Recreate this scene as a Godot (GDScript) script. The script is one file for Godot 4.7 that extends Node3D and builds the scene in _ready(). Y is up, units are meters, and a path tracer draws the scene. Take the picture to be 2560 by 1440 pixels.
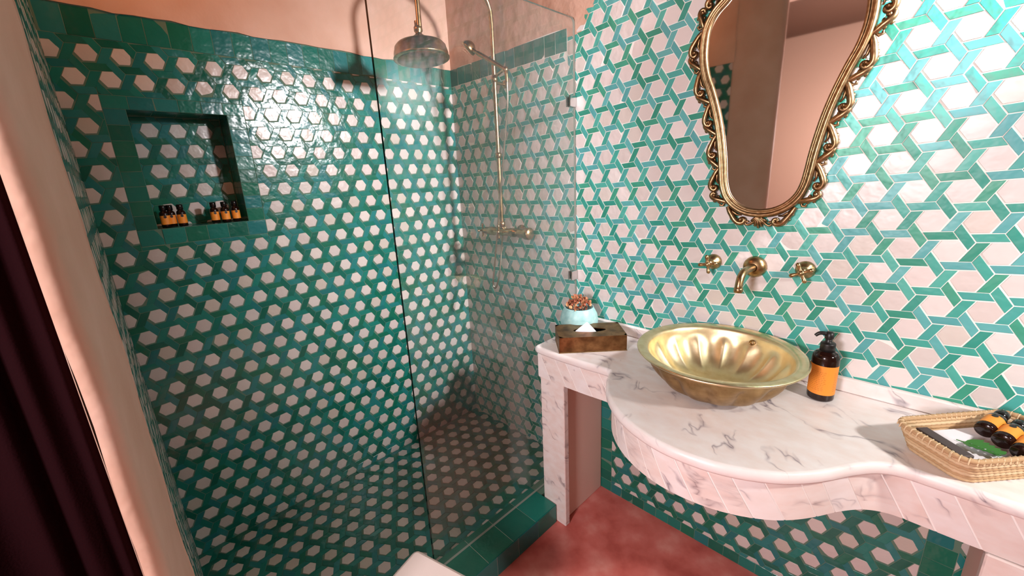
extends Node3D

# ------------------------------------------------------------------ camera, light, exposure
const CAM_POS := Vector3(1.9749, 1.5385, 1.5100)
const CAM_ROT := Vector3(-14.968, 46.169, -2.829)
const CAM_FOV := 70.11
const EXPOSURE := 1.0

var cam_xf: Transform3D
var M := {}
var rng := RandomNumberGenerator.new()
var used := {}

func _ready() -> void:
	rng.seed = 7
	set_stage()
	make_materials()
	build_walls()
	build_floors()
	build_shower()
	build_vanity()
	build_mirror()
	build_taps()
	build_basin()
	build_counter_things()
	build_niche_bottles()
	build_door_side()
	build_lamps()

func set_stage() -> void:
	var cam := Camera3D.new()
	cam.name = "camera"
	cam.fov = CAM_FOV
	cam.near = 0.01
	cam.position = CAM_POS
	cam.rotation_degrees = CAM_ROT
	add_child(cam, true)
	cam.current = true
	cam_xf = Transform3D(Basis.from_euler(CAM_ROT * PI / 180.0), CAM_POS)
	var env := Environment.new()
	env.background_mode = Environment.BG_COLOR
	env.background_color = Color(0.02, 0.018, 0.016)
	env.tonemap_mode = Environment.TONE_MAPPER_LINEAR
	env.tonemap_exposure = EXPOSURE
	env.sdfgi_enabled = true
	env.ssao_enabled = true
	env.ssil_enabled = true
	var we := WorldEnvironment.new()
	we.name = "world_environment"
	we.environment = env
	add_child(we, true)
	# unseen lamps, placed for what they light; their fittings stand in build_lamps()
	var pd := SpotLight3D.new()
	pd.spot_angle = 58.0
	pd.spot_angle_attenuation = 1.0
	pd.spot_range = 12.0
	pd.spot_attenuation = 2.0
	lamp(pd, "unseen_vanity_light", K1, 1.4, 0.05, Color(1.0, 0.97, 0.95))
	pd.look_at_from_position(K1, K1_AIM)
	var sp := SpotLight3D.new()
	sp.spot_angle = 34.0
	sp.spot_angle_attenuation = 1.0
	sp.spot_range = 12.0
	sp.spot_attenuation = 2.0
	lamp(sp, "unseen_shower_light", K2, 11.0, 0.09, Color(1.0, 0.98, 0.99))
	sp.look_at_from_position(K2, K2_AIM)
	lamp(OmniLight3D.new(), "unseen_warm_light", K4, 0.14, 0.05, Color(1.0, 0.66, 0.42))
	lamp(OmniLight3D.new(), "unseen_hall_light", K3, 4.6, 0.18, Color(1.0, 0.97, 0.99))

const K1 := Vector3(2.86, 1.72, 0.42)  # out of view, placed to light the vanity from the right
const K1_AIM := Vector3(2.15, 0.86, 0.26)  # aimed down so the left wall stays dim
const K2 := Vector3(2.62, 2.20, 0.12)  # out of view, placed to light the left shower wall
const K2_AIM := Vector3(0.0, 1.45, -0.12)
const K4 := Vector3(0.45, 2.52, 1.28)  # out of view, placed to warm the upper left plaster
const K3 := Vector3(1.64, 1.72, 2.75)  # out of view, placed to light the basin wall from the front

func lamp(l: Light3D, called: String, at: Vector3, energy: float, size: float, col: Color) -> void:
	l.name = called
	l.position = at
	l.light_energy = energy
	l.light_color = col
	l.light_size = size
	if l is OmniLight3D:
		l.omni_range = 12.0
		l.omni_attenuation = 2.0
	l.shadow_enabled = true
	add_child(l, true)

# ------------------------------------------------------------------ materials
func mat(col: Color, rough: float, metal := 0.0) -> StandardMaterial3D:
	var m := StandardMaterial3D.new()
	m.albedo_color = col
	m.roughness = rough
	m.metallic = metal
	return m

func c8(r: int, g: int, b: int) -> Color:
	return Color(r / 255.0, g / 255.0, b / 255.0)

func noise_tex(freq: float, seed_: int, ramp: Gradient = null, normal := false, bump := 4.0, size := 512, oct := 4) -> NoiseTexture2D:
	var n := FastNoiseLite.new()
	n.noise_type = FastNoiseLite.TYPE_SIMPLEX_SMOOTH
	n.frequency = freq
	n.seed = seed_
	n.fractal_octaves = oct
	var t := NoiseTexture2D.new()
	t.width = size
	t.height = size
	t.seamless = true
	t.noise = n
	if ramp:
		t.color_ramp = ramp
	if normal:
		t.as_normal_map = true
		t.bump_strength = bump
	return t

func ramp(stops: Array) -> Gradient:
	var g := Gradient.new()
	var offs := PackedFloat32Array()
	var cols := PackedColorArray()
	for s in stops:
		offs.append(s[0])
		cols.append(s[1])
	g.offsets = offs
	g.colors = cols
	return g

func tri(m: StandardMaterial3D, scale: float, world := true) -> StandardMaterial3D:
	m.uv1_triplanar = true
	m.uv1_world_triplanar = world
	m.uv1_scale = Vector3.ONE * scale
	return m

func marble_texture(base: Color, warm: Color, vein: Color, seed_: int) -> ImageTexture:
	var size := 768
	var im := Image.create(size, size, false, Image.FORMAT_RGB8)
	var w := FastNoiseLite.new()
	w.seed = seed_
	w.frequency = 0.0045
	w.fractal_octaves = 4
	var v := FastNoiseLite.new()
	v.seed = seed_ + 5
	v.frequency = 0.0058
	v.fractal_octaves = 3
	var f := FastNoiseLite.new()
	f.seed = seed_ + 9
	f.frequency = 0.02
	f.fractal_octaves = 4
	for y in size:
		for x in size:
			# seamless by blending two shifted samples near the border
			var q := Vector2.ZERO
			var val := 0.0
			var soft := 0.0
			var cloud := 0.0
			var patch := 0.0
			var tx := smoothstep(0.75, 1.0, x / float(size))
			for k in (2 if tx > 0.0 else 1):
				var xx := float(x) - size * k
				var wt := (1.0 - tx) if k == 0 else tx
				q = Vector2(xx + 60.0 * w.get_noise_2d(xx, y), y + 60.0 * w.get_noise_2d(xx + 500.0, y + 300.0))
				var r := absf(v.get_noise_2d(q.x * 0.45 + q.y * 0.42, q.y * 1.5 - q.x * 1.1))
				val += wt * clampf(1.0 - r / 0.035, 0.0, 1.0)
				soft += wt * clampf(1.0 - r / 0.17, 0.0, 1.0)
				cloud += wt * f.get_noise_2d(xx * 0.6, y)
				patch += wt * w.get_noise_2d(xx * 1.3 + 900.0, y * 1.3)
			var strength := clampf(patch * 3.0 - 0.1, 0.0, 1.0)
			var c := base.lerp(warm, clampf(0.4 + cloud * 1.0, 0.0, 1.0))
			c = c.lerp(vein, (0.42 * pow(soft, 1.5) + 0.5 * pow(val, 2.0) * clampf(0.5 + cloud * 2.0, 0.0, 1.0)) * strength)
			im.set_pixel(x, y, c)
	return ImageTexture.create_from_image(im)

func make_materials() -> void:
	var ripple := noise_tex(0.011, 3, null, true, 2.2, 512, 3)
	M.white = []
	for c in [c8(206, 198, 192), c8(200, 193, 188), c8(210, 201, 194), c8(196, 186, 180), c8(204, 192, 187), c8(194, 185, 174)]:
		var m := mat(c, 0.28)
		m.normal_enabled = true
		m.normal_texture = ripple
		m.normal_scale = 0.9
		M.white.append(tri(m, 3.6))
	M.porcelain = []
	for c in [c8(222, 216, 213), c8(216, 209, 206), c8(226, 219, 216), c8(212, 203, 199), c8(220, 210, 207), c8(210, 202, 195)]:
		var m := mat(c, 0.38)
		m.normal_enabled = true
		m.normal_texture = ripple
		m.normal_scale = 0.8
		M.porcelain.append(tri(m, 3.6))
	M.teal = []
	for c in [c8(20, 112, 98), c8(16, 102, 88), c8(28, 122, 110), c8(24, 115, 104), c8(36, 122, 120), c8(14, 96, 80), c8(30, 112, 112), c8(20, 106, 84)]:
		var m := mat(c, 0.2)
		m.normal_enabled = true
		m.normal_texture = ripple
		m.normal_scale = 0.9
		M.teal.append(tri(m, 3.6))
	M.aqua = []
	for c in [c8(62, 164, 150), c8(48, 150, 134), c8(78, 174, 160), c8(68, 164, 156), c8(92, 174, 174), c8(44, 144, 122), c8(82, 164, 166), c8(60, 156, 130)]:
		var m := mat(c, 0.4)
		m.normal_enabled = true
		m.normal_texture = ripple
		m.normal_scale = 0.9
		M.aqua.append(tri(m, 3.6))
	M.grout = mat(c8(238, 238, 232), 0.9)
	M.grout_dark = mat(c8(96, 124, 106), 0.9)
	var pl := mat(Color.WHITE, 0.75)
	pl.albedo_texture = noise_tex(0.006, 11, ramp([[0.0, c8(202, 162, 140)], [0.5, c8(209, 172, 151)], [1.0, c8(216, 182, 164)]]))
	pl.normal_enabled = true
	pl.normal_texture = noise_tex(0.02, 12, null, true, 3.0)
	pl.normal_scale = 0.35
	M.plaster = tri(pl, 1.3)
	var fl := mat(Color.WHITE, 0.38)
	fl.albedo_texture = noise_tex(0.0075, 21, ramp([[0.0, c8(182, 84, 74)], [0.35, c8(202, 104, 94)], [0.6, c8(210, 116, 106)], [1.0, c8(222, 146, 134)]]), false, 4.0, 512, 5)
	fl.normal_enabled = true
	fl.normal_texture = noise_tex(0.008, 22, null, true, 2.0)
	fl.normal_scale = 0.3
	M.floor = tri(fl, 1.6)
	var mb := mat(Color.WHITE, 0.34)
	mb.albedo_texture = marble_texture(c8(238, 233, 231), c8(233, 222, 217), c8(96, 86, 98), 31)
	M.marble = tri(mb, 1.25)
	var mb2 := mat(Color.WHITE, 0.4)
	mb2.albedo_texture = marble_texture(c8(236, 227, 222), c8(230, 212, 204), c8(104, 86, 92), 57)
	M.marble_pink = tri(mb2, 1.35)
	M.hall = mat(c8(164, 134, 116), 0.85)
	M.ceiling_dark = mat(c8(74, 48, 34), 0.6)  # for the unseen ceiling, dark so that less light bounces back
	M.joint = mat(c8(248, 244, 240), 0.7)
	M.panel = tri(mat(c8(234, 202, 188), 0.6), 1.0)
	var br := mat(Color.WHITE, 0.3, 1.0)
	br.albedo_texture = noise_tex(0.015, 41, ramp([[0.0, c8(140, 112, 76)], [0.5, c8(174, 146, 106)], [1.0, c8(196, 170, 128)]]))
	M.brass_antique = tri(br, 4.0, false)
	var bs := mat(Color.WHITE, 0.42, 1.0)
	bs.albedo_texture = noise_tex(0.012, 43, ramp([[0.0, c8(228, 204, 154)], [0.5, c8(240, 222, 178)], [1.0, c8(248, 234, 198)]]))
	bs.normal_enabled = true
	bs.normal_texture = noise_tex(0.02, 44, null, true, 2.0)
	bs.normal_scale = 0.25
	M.brass_bowl = tri(bs, 4.0, false)
	M.brass_rim = tri(bs.duplicate(), 4.0, false)
	M.brass_rim.roughness = 0.32
	M.brass_outside = tri(bs.duplicate(), 4.0, false)
	M.brass_outside.albedo_texture = noise_tex(0.014, 45, ramp([[0.0, c8(128, 102, 66)], [0.5, c8(160, 132, 92)], [1.0, c8(184, 156, 112)]]))
	M.brass_outside.roughness = 0.36
	var gi := mat(Color.WHITE, 0.34, 1.0)
	gi.albedo_texture = noise_tex(0.02, 46, ramp([[0.0, c8(116, 90, 62)], [0.5, c8(150, 122, 88)], [1.0, c8(184, 156, 118)]]))
	M.gilt = tri(gi, 5.0, false)
	var cb := mat(Color.WHITE, 0.42, 1.0)
	cb.albedo_texture = noise_tex(0.01, 47, ramp([[0.0, c8(96, 66, 42)], [0.4, c8(132, 94, 60)], [0.75, c8(160, 118, 78)], [1.0, c8(118, 84, 54)]]), false, 4.0, 512, 5)
	M.box_brass = tri(cb, 3.0, false)
	M.hose = mat(c8(176, 166, 150), 0.3, 1.0)
	M.chrome = mat(c8(210, 210, 208), 0.12, 1.0)
	M.mirror = mat(c8(214, 206, 200), 0.03, 1.0)
	var gl := mat(Color(0.9, 0.98, 0.95, 0.012), 0.0)
	gl.transparency = BaseMaterial3D.TRANSPARENCY_ALPHA
	gl.metallic_specular = 0.42
	M.glass = gl
	M.glass_edge = mat(c8(8, 34, 32), 0.1)
	M.glass_rim = mat(c8(150, 158, 148), 0.15)
	M.black = mat(c8(16, 12, 12), 0.16)
	M.black_matte = mat(c8(22, 20, 20), 0.4)
	M.amber = mat(c8(30, 12, 8), 0.12)
	M.orange = mat(c8(240, 150, 50), 0.5)
	M.tissue = mat(c8(244, 242, 246), 0.9)
	M.dark = mat(c8(10, 9, 8), 0.8)
	var vs := mat(Color.WHITE, 0.45)
	vs.albedo_texture = noise_tex(0.01, 61, ramp([[0.0, c8(122, 168, 168)], [0.5, c8(146, 188, 186)], [1.0, c8(176, 206, 200)]]))
	M.vase = tri(vs, 6.0, false)
	M.petal = [mat(c8(176, 112, 78), 0.8), mat(c8(150, 84, 58), 0.8), mat(c8(196, 140, 96), 0.8)]
	M.wicker = [mat(c8(204, 174, 134), 0.75), mat(c8(186, 152, 112), 0.75), mat(c8(214, 188, 150), 0.75)]
	M.leaf = mat(c8(52, 112, 40), 0.5)
	M.linen = mat(c8(236, 232, 238), 0.85)
	M.pack = mat(c8(78, 66, 66), 0.6)
	var cu := mat(c8(22, 6, 8), 1.0)
	cu.metallic_specular = 0.08
	cu.normal_enabled = true
	cu.normal_texture = noise_tex(0.08, 71, null, true, 3.0)
	cu.normal_scale = 0.4
	M.curtain = tri(cu, 5.0)
	M.cushion = mat(c8(232, 214, 206), 0.9)
	var bulb := mat(c8(255, 240, 225), 0.4)
	bulb.emission_enabled = true
	bulb.emission = c8(255, 228, 200)
	bulb.emission_energy_multiplier = 1.5
	M.bulb = bulb
	var bw: StandardMaterial3D = bulb.duplicate()
	bw.emission = c8(255, 190, 120)
	bw.emission_energy_multiplier = 1.2
	M.bulb_warm = bw

# ------------------------------------------------------------------ helpers
func tag(o: Node, label: String, category := "", group := "", kind := "") -> Node:
	if label: o.set_meta("label", label)
	if category: o.set_meta("category", category)
	if group: o.set_meta("group", group)
	if kind: o.set_meta("kind", kind)
	return o

func base(called: String, at := Vector3.ZERO, b := Basis.IDENTITY) -> Node3D:
	var o := Node3D.new()
	var n: int = used.get(called, 0)
	used[called] = n + 1
	o.name = called if n == 0 else "%s_%03d" % [called, n]
	o.transform = Transform3D(b, at)
	add_child(o, true)
	return o

func part(called: String, mesh: Mesh, m: Material, parent: Node, xf := Transform3D.IDENTITY) -> MeshInstance3D:
	var o := MeshInstance3D.new()
	o.name = called
	o.mesh = mesh
	if m: o.material_override = m
	o.transform = xf
	o.cast_shadow = GeometryInstance3D.SHADOW_CASTING_SETTING_ON
	parent.add_child(o, true)
	return o

class Builder:
	# faces are given counter-clockwise as seen from outside; Godot wants them clockwise
	var st := SurfaceTool.new()
	var uv := false
	func _init() -> void:
		st.begin(Mesh.PRIMITIVE_TRIANGLES)
		st.set_smooth_group(-1)
	func group(n: int) -> void:
		st.set_smooth_group(n)
	func t(a: Vector3, b: Vector3, c: Vector3) -> void:
		st.add_vertex(a)
		st.add_vertex(c)
		st.add_vertex(b)
	func q(a: Vector3, b: Vector3, c: Vector3, d: Vector3) -> void:
		t(a, b, c)
		t(a, c, d)
	func tuv(a: Vector3, b: Vector3, c: Vector3, ua: Vector2, ub: Vector2, uc: Vector2) -> void:
		st.set_uv(ua); st.add_vertex(a)
		st.set_uv(uc); st.add_vertex(c)
		st.set_uv(ub); st.add_vertex(b)
	func done() -> ArrayMesh:
		st.generate_normals()
		return st.commit()
	func box(lo: Vector3, hi: Vector3, ch := 0.0, xf := Transform3D.IDENTITY) -> void:
		# a box with chamfered edges
		var c := minf(ch, 0.49 * minf(hi.x - lo.x, minf(hi.y - lo.y, hi.z - lo.z)))
		var mid := (lo + hi) / 2.0
		var h := (hi - lo) / 2.0
		if c <= 0.0:
			var p := []
			for i in 8:
				p.append(xf * (mid + Vector3(h.x * (1 if i & 1 else -1), h.y * (1 if i & 2 else -1), h.z * (1 if i & 4 else -1))))
			q(p[4], p[5], p[7], p[6]); q(p[1], p[0], p[2], p[3]); q(p[5], p[1], p[3], p[7])
			q(p[0], p[4], p[6], p[2]); q(p[6], p[7], p[3], p[2]); q(p[0], p[1], p[5], p[4])
			return
		var ax := [Vector3.RIGHT, Vector3.UP, Vector3.BACK]
		var hv := [h.x, h.y, h.z]
		for a in 3:
			var b := (a + 1) % 3
			var d := (a + 2) % 3
			for s in [1.0, -1.0]:
				var o: Vector3 = ax[a] * hv[a] * s
				var u: Vector3 = ax[b] * (hv[b] - c)
				var v: Vector3 = ax[d] * (hv[d] - c) * s
				q(xf * (mid + o - u - v), xf * (mid + o + u - v), xf * (mid + o + u + v), xf * (mid + o - u + v))
			# edges along axis a
			for s1 in [1.0, -1.0]:
				for s2 in [1.0, -1.0]:
					var e1: Vector3 = ax[b] * hv[b] * s1 + ax[d] * (hv[d] - c) * s2
					var e2: Vector3 = ax[b] * (hv[b] - c) * s1 + ax[d] * hv[d] * s2
					var l: Vector3 = ax[a] * (hv[a] - c) * s1 * s2
					q(xf * (mid + e1 - l), xf * (mid + e1 + l), xf * (mid + e2 + l), xf * (mid + e2 - l))
		for i in 8:
			var s := Vector3(1 if i & 1 else -1, 1 if i & 2 else -1, 1 if i & 4 else -1)
			var px := mid + Vector3(h.x, h.y - c, h.z - c) * s
			var py := mid + Vector3(h.x - c, h.y, h.z - c) * s
			var pz := mid + Vector3(h.x - c, h.y - c, h.z) * s
			if s.x * s.y * s.z > 0: t(xf * px, xf * py, xf * pz)
			else: t(xf * px, xf * pz, xf * py)
	func lathe(prof: Array, n := 32, xf := Transform3D.IDENTITY, smooth := 1, mod: Variant = null) -> void:
		# profile of Vector2(radius, height) from bottom to top along the outside
		group(smooth)
		for i in prof.size() - 1:
			for k in n:
				var a0 := TAU * k / n
				var a1 := TAU * (k + 1) / n
				var p := []
				for e in [[i, a0], [i, a1], [i + 1, a1], [i + 1, a0]]:
					var pr: Vector2 = prof[e[0]]
					var r := pr.x
					if mod != null: r = mod.call(pr, e[1])
					p.append(xf * Vector3(r * cos(e[1]), pr.y, -r * sin(e[1])))
				if prof[i].x > 1e-6: t(p[0], p[1], p[2])
				if prof[i + 1].x > 1e-6: t(p[0], p[2], p[3])
		group(-1)
	func tube(pts: Array, rad: Variant, n := 12, caps := true, smooth := 1) -> void:
		var up := Vector3.UP
		var rings := []
		var N := Vector3.ZERO
		for i in pts.size():
			var d: Vector3 = (pts[mini(i + 1, pts.size() - 1)] - pts[maxi(i - 1, 0)]).normalized()
			if i == 0:
				if absf(d.dot(up)) > 0.9: up = Vector3.RIGHT
				N = (up - d * up.dot(d)).normalized()
			else:
				N = (N - d * N.dot(d)).normalized()
			var B := d.cross(N)
			var r: float = rad[i] if rad is Array else rad
			var ring := []
			for k in n:
				var a := TAU * k / n
				ring.append(pts[i] + (N * cos(a) + B * sin(a)) * r)
			rings.append(ring)
		group(smooth)
		for i in pts.size() - 1:
			for k in n:
				var k1 := (k + 1) % n
				q(rings[i][k], rings[i][k1], rings[i + 1][k1], rings[i + 1][k])
		group(-1)
		if caps:
			for k in n:
				var k1 := (k + 1) % n
				t(pts[0], rings[0][k1], rings[0][k])
				t(pts[-1], rings[-1][k], rings[-1][k1])
	func ball(c: Vector3, r: Vector3, n := 12, m := 8, smooth := 1) -> void:
		group(smooth)
		for i in m:
			for k in n:
				var p := []
				for e in [[i, k], [i, k + 1], [i + 1, k + 1], [i + 1, k]]:
					var th: float = PI * e[0] / m - PI / 2.0
					var ph: float = TAU * e[1] / n
					p.append(c + Vector3(r.x * cos(th) * cos(ph), r.y * sin(th), -r.z * cos(th) * sin(ph)))
				if i > 0: t(p[0], p[1], p[2])
				if i < m - 1: t(p[0], p[2], p[3])
		group(-1)
	func prism(poly: PackedVector2Array, z0: float, z1: float, xf := Transform3D.IDENTITY) -> void:
		# polygon (counter-clockwise, x right, y up) drawn out along z
		var idx := Geometry2D.triangulate_polygon(poly)
		for i in range(0, idx.size(), 3):
			var a := poly[idx[i]]
			var b := poly[idx[i + 1]]
			var c := poly[idx[i + 2]]
			if (b - a).cross(c - a) < 0.0:
				var w := b
				b = c
				c = w
			t(xf * Vector3(a.x, a.y, z1), xf * Vector3(b.x, b.y, z1), xf * Vector3(c.x, c.y, z1))
			t(xf * Vector3(a.x, a.y, z0), xf * Vector3(c.x, c.y, z0), xf * Vector3(b.x, b.y, z0))
		for i in poly.size():
			var a := poly[i]
			var b := poly[(i + 1) % poly.size()]
			q(xf * Vector3(a.x, a.y, z0), xf * Vector3(b.x, b.y, z0), xf * Vector3(b.x, b.y, z1), xf * Vector3(a.x, a.y, z1))

func box_mesh(lo: Vector3, hi: Vector3, ch := 0.0) -> ArrayMesh:
	var b := Builder.new()
	b.box(lo, hi, ch)
	return b.done()

func spline(ctrl: Array, per := 8) -> Array:
	# Catmull-Rom through the control points
	var out := []
	for i in ctrl.size() - 1:
		var p0 = ctrl[maxi(i - 1, 0)]
		var p1 = ctrl[i]
		var p2 = ctrl[i + 1]
		var p3 = ctrl[mini(i + 2, ctrl.size() - 1)]
		for k in per:
			var t := k / float(per)
			out.append(0.5 * ((2.0 * p1) + (p2 - p0) * t + (2.0 * p0 - 5.0 * p1 + 4.0 * p2 - p3) * t * t + (3.0 * p1 - p0 - 3.0 * p2 + p3) * t * t * t))
	out.append(ctrl[-1])
	return out

# ------------------------------------------------------------------ glazed tiles
const PITCH := 0.085
const TWIST := 4.7
const FACE := 0.0005

func area(p: PackedVector2Array) -> float:
	var s := 0.0
	for i in p.size():
		s += p[i].cross(p[(i + 1) % p.size()])
	return s / 2.0

func inset(p: PackedVector2Array, d: float) -> PackedVector2Array:
	var out := PackedVector2Array()
	var n := p.size()
	for i in n:
		var e0 := (p[i] - p[(i + n - 1) % n]).normalized()
		var e1 := (p[(i + 1) % n] - p[i]).normalized()
		var n0 := Vector2(-e0.y, e0.x)
		var n1 := Vector2(-e1.y, e1.x)
		var den := 1.0 + n0.dot(n1)
		out.append(p[i] + (n0 + n1) * d / maxf(den, 0.25))
	return out

func clip(p: PackedVector2Array, at: Vector2, nrm: Vector2) -> PackedVector2Array:
	var out := PackedVector2Array()
	var n := p.size()
	for i in n:
		var a := p[i]
		var b := p[(i + 1) % n]
		var da := (a - at).dot(nrm)
		var db := (b - at).dot(nrm)
		if da >= 0.0: out.append(a)
		if (da >= 0.0) != (db >= 0.0): out.append(a.lerp(b, da / (da - db)))
	var clean := PackedVector2Array()
	for i in out.size():
		if out[i].distance_to(out[(i + 1) % out.size()]) > 1e-5: clean.append(out[i])
	return clean

func clip_rect(p: PackedVector2Array, r: Rect2) -> PackedVector2Array:
	for h in [[r.position, Vector2.RIGHT], [r.position, Vector2.DOWN], [r.end, Vector2.LEFT], [r.end, Vector2.UP]]:
		if p.size() < 3: return PackedVector2Array()
		p = clip(p, h[0], h[1])
	return p

func bounds(p: PackedVector2Array) -> Rect2:
	var r := Rect2(p[0], Vector2.ZERO)
	for v in p: r = r.expand(v)
	return r

func tile_arrays(p: PackedVector2Array, gap := 0.0008) -> Array:
	# [vertices, normals] of a bevelled tile over polygon p (counter-clockwise), face at z = FACE
	var lowp := inset(p, gap)
	var top := inset(p, gap + 0.0006)
	if area(top) < 4e-6: return []
	var v := PackedVector3Array()
	var nn := PackedVector3Array()
	var c := Vector2.ZERO
	for a in top: c += a
	c /= top.size()
	var n := p.size()
	for i in n:
		var j := (i + 1) % n
		var tris := [
			[Vector3(c.x, c.y, FACE + 0.0002), Vector3(top[i].x, top[i].y, FACE), Vector3(top[j].x, top[j].y, FACE)],
			[Vector3(lowp[i].x, lowp[i].y, FACE - 0.0005), Vector3(lowp[j].x, lowp[j].y, FACE - 0.0005), Vector3(top[j].x, top[j].y, FACE)],
			[Vector3(lowp[i].x, lowp[i].y, FACE - 0.0005), Vector3(top[j].x, top[j].y, FACE), Vector3(top[i].x, top[i].y, FACE)],
			[Vector3(lowp[i].x, lowp[i].y, -0.003), Vector3(lowp[j].x, lowp[j].y, -0.003), Vector3(lowp[j].x, lowp[j].y, FACE - 0.0005)],
			[Vector3(lowp[i].x, lowp[i].y, -0.003), Vector3(lowp[j].x, lowp[j].y, FACE - 0.0005), Vector3(lowp[i].x, lowp[i].y, FACE - 0.0005)]]
		for tr in tris:
			var m: Vector3 = (tr[1] - tr[0]).cross(tr[2] - tr[0]).normalized()
			v.append(tr[0]); v.append(tr[2]); v.append(tr[1])
			nn.append(m); nn.append(m); nn.append(m)
	return [v, nn]

func arrays_mesh(list: Array) -> ArrayMesh:
	# list of [arrays, material]
	var m := ArrayMesh.new()
	for e in list:
		if e[0][0].size() == 0: continue
		var a := []
		a.resize(Mesh.ARRAY_MAX)
		a[Mesh.ARRAY_VERTEX] = e[0][0]
		a[Mesh.ARRAY_NORMAL] = e[0][1]
		m.add_surface_from_arrays(Mesh.PRIMITIVE_TRIANGLES, a)
		m.surface_set_material(m.get_surface_count() - 1, e[1])
	return m

func pixel_size(p: Vector3, n: Vector3) -> float:
	# how large a small patch at p shows, 0 outside the frame
	var q := cam_xf.affine_inverse() * p
	if q.z > -0.05: return 0.0
	var f := 720.0 / tan(deg_to_rad(CAM_FOV) / 2.0)
	var x := q.x / -q.z * f
	var y := q.y / -q.z * f
	if absf(x) > 1290.0 or absf(y) > 730.0: return 0.0
	var d := CAM_POS - p
	return maxf(0.0, d.normalized().dot(n)) / d.length_squared()

var whole := {}

func centred(poly: PackedVector2Array) -> Array:
	var c := Vector2.ZERO
	for a in poly: c += a
	c /= poly.size()
	var q := PackedVector2Array()
	for a in poly: q.append(a - c)
	return [c, q]

func lay(parent: Node3D, called: String, tiles: Array, mats: Array, keep := 300, gap := 0.0008) -> void:
	# tiles: [polygon, key of the shared shape or ""]; the keep largest in view are parts of their own, the rest one part
	var list := []
	for e in tiles:
		var cq := centred(e[0])
		var at: Vector3 = parent.transform * Vector3(cq[0].x, cq[0].y, 0)
		list.append([pixel_size(at, parent.transform.basis.z) * area(e[0]), cq, e[1]])
	list.sort_custom(func(a, b): return a[0] > b[0])
	var heap := []
	for m in mats: heap.append([PackedVector3Array(), PackedVector3Array()])
	for i in list.size():
		var cq: Array = list[i][1]
		var arr: Array
		var mesh: ArrayMesh
		var key: String = "%s %.4f" % [list[i][2], gap] if list[i][2] != "" else ""
		if key != "" and whole.has(key):
			arr = whole[key][0]
			mesh = whole[key][1]
		else:
			arr = tile_arrays(cq[1], gap)
			if arr.is_empty(): continue
			mesh = arrays_mesh([[arr, null]])
			if key != "": whole[key] = [arr, mesh]
		var k := rng.randi() % mats.size()
		var tilt := Basis(Vector3.RIGHT, deg_to_rad(rng.randfn(0.0, 0.7))) * Basis(Vector3.UP, deg_to_rad(rng.randfn(0.0, 0.7)))
		var xf := Transform3D(tilt, Vector3(cq[0].x, cq[0].y, rng.randf_range(-0.0003, 0.0003)))
		if i < keep and list[i][0] > 0.0:
			part(called, mesh, mats[k], parent, xf)
		else:
			heap[k][0].append_array(xf * (arr[0] as PackedVector3Array))
			heap[k][1].append_array(Transform3D(tilt, Vector3.ZERO) * (arr[1] as PackedVector3Array))
	var rest := []
	for k in mats.size(): rest.append([heap[k], mats[k]])
	var m := arrays_mesh(rest)
	if m.get_surface_count():
		var o := part(called + "_field", m, null, parent)
		o.set_meta("kind", "stuff")

func weave(org: Vector2, turn: float, field: Rect2, keep: Callable, K := 0.72) -> Array:
	# hexagons and strips of the basket weave whose lattice passes through org; returns [hexagons, strips]
	var s := PITCH / (sqrt(3.0) * sqrt(1.0 + K + K * K))
	var e := K * s
	var L := s + e
	var dir := func(deg: float) -> Vector2: return Vector2.from_angle(deg_to_rad(deg + TWIST + turn))
	var hexes := []
	var strips := []
	var a1 := Vector2.from_angle(deg_to_rad(turn)) * PITCH
	var a2 := Vector2.from_angle(deg_to_rad(turn + 60.0)) * PITCH
	for j in range(-45, 46):
		for i0 in range(-50, 51):
			var i := i0 - int(floor(j / 2.0))
			var c := org + a1 * i + a2 * j
			if not field.grow(0.08).has_point(c): continue
			var h := PackedVector2Array()
			for k in 6: h.append(c + dir.call(60.0 * k) * s)
			for p in keep.call(h): hexes.append([p, "hex%.2f_%.2f" % [turn, K] if p == h else ""])
			var A: Vector2 = c + dir.call(120.0) * s - dir.call(0.0) * e
			for k in 3:
				var u: Vector2 = dir.call(120.0 * k) * e
				var w: Vector2 = dir.call(120.0 * k + 240.0) * L
				var p := PackedVector2Array([A, A + w, A + w + u, A + u])
				for z in keep.call(p): strips.append([z, "strip%d_%.2f_%.2f" % [k, turn, K] if z == p else ""])
	return [hexes, strips]

func keep_rect(r: Rect2) -> Callable:
	return func(p: PackedVector2Array) -> Array:
		var b := bounds(p)
		if r.encloses(b): return [p]
		if not r.intersects(b): return []
		var c := clip_rect(p, r)
		return [c] if c.size() > 2 and area(c) > 1.2e-5 else []

func border(r: Rect2, nu: int, nv: int, stagger := 0.0) -> Array:
	# a rectangle split into nu x nv glazed pieces
	var out := []
	var w := r.size.x / nu
	var h := r.size.y / nv
	for i in nu:
		for j in nv:
			var x := r.position.x + w * i
			var y := r.position.y + h * j
			out.append([PackedVector2Array([Vector2(x, y), Vector2(x + w, y), Vector2(x + w, y + h), Vector2(x, y + h)]), "b%.4f_%.4f" % [w, h]])
	return out

const B_LEFT := Basis(Vector3(0, 0, -1), Vector3(0, 1, 0), Vector3(1, 0, 0))
const TILE_TOP := 2.035
const TRIM_TOP := 2.12
const SHOWER_FLOOR := 0.055
const CEIL := 2.75

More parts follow.
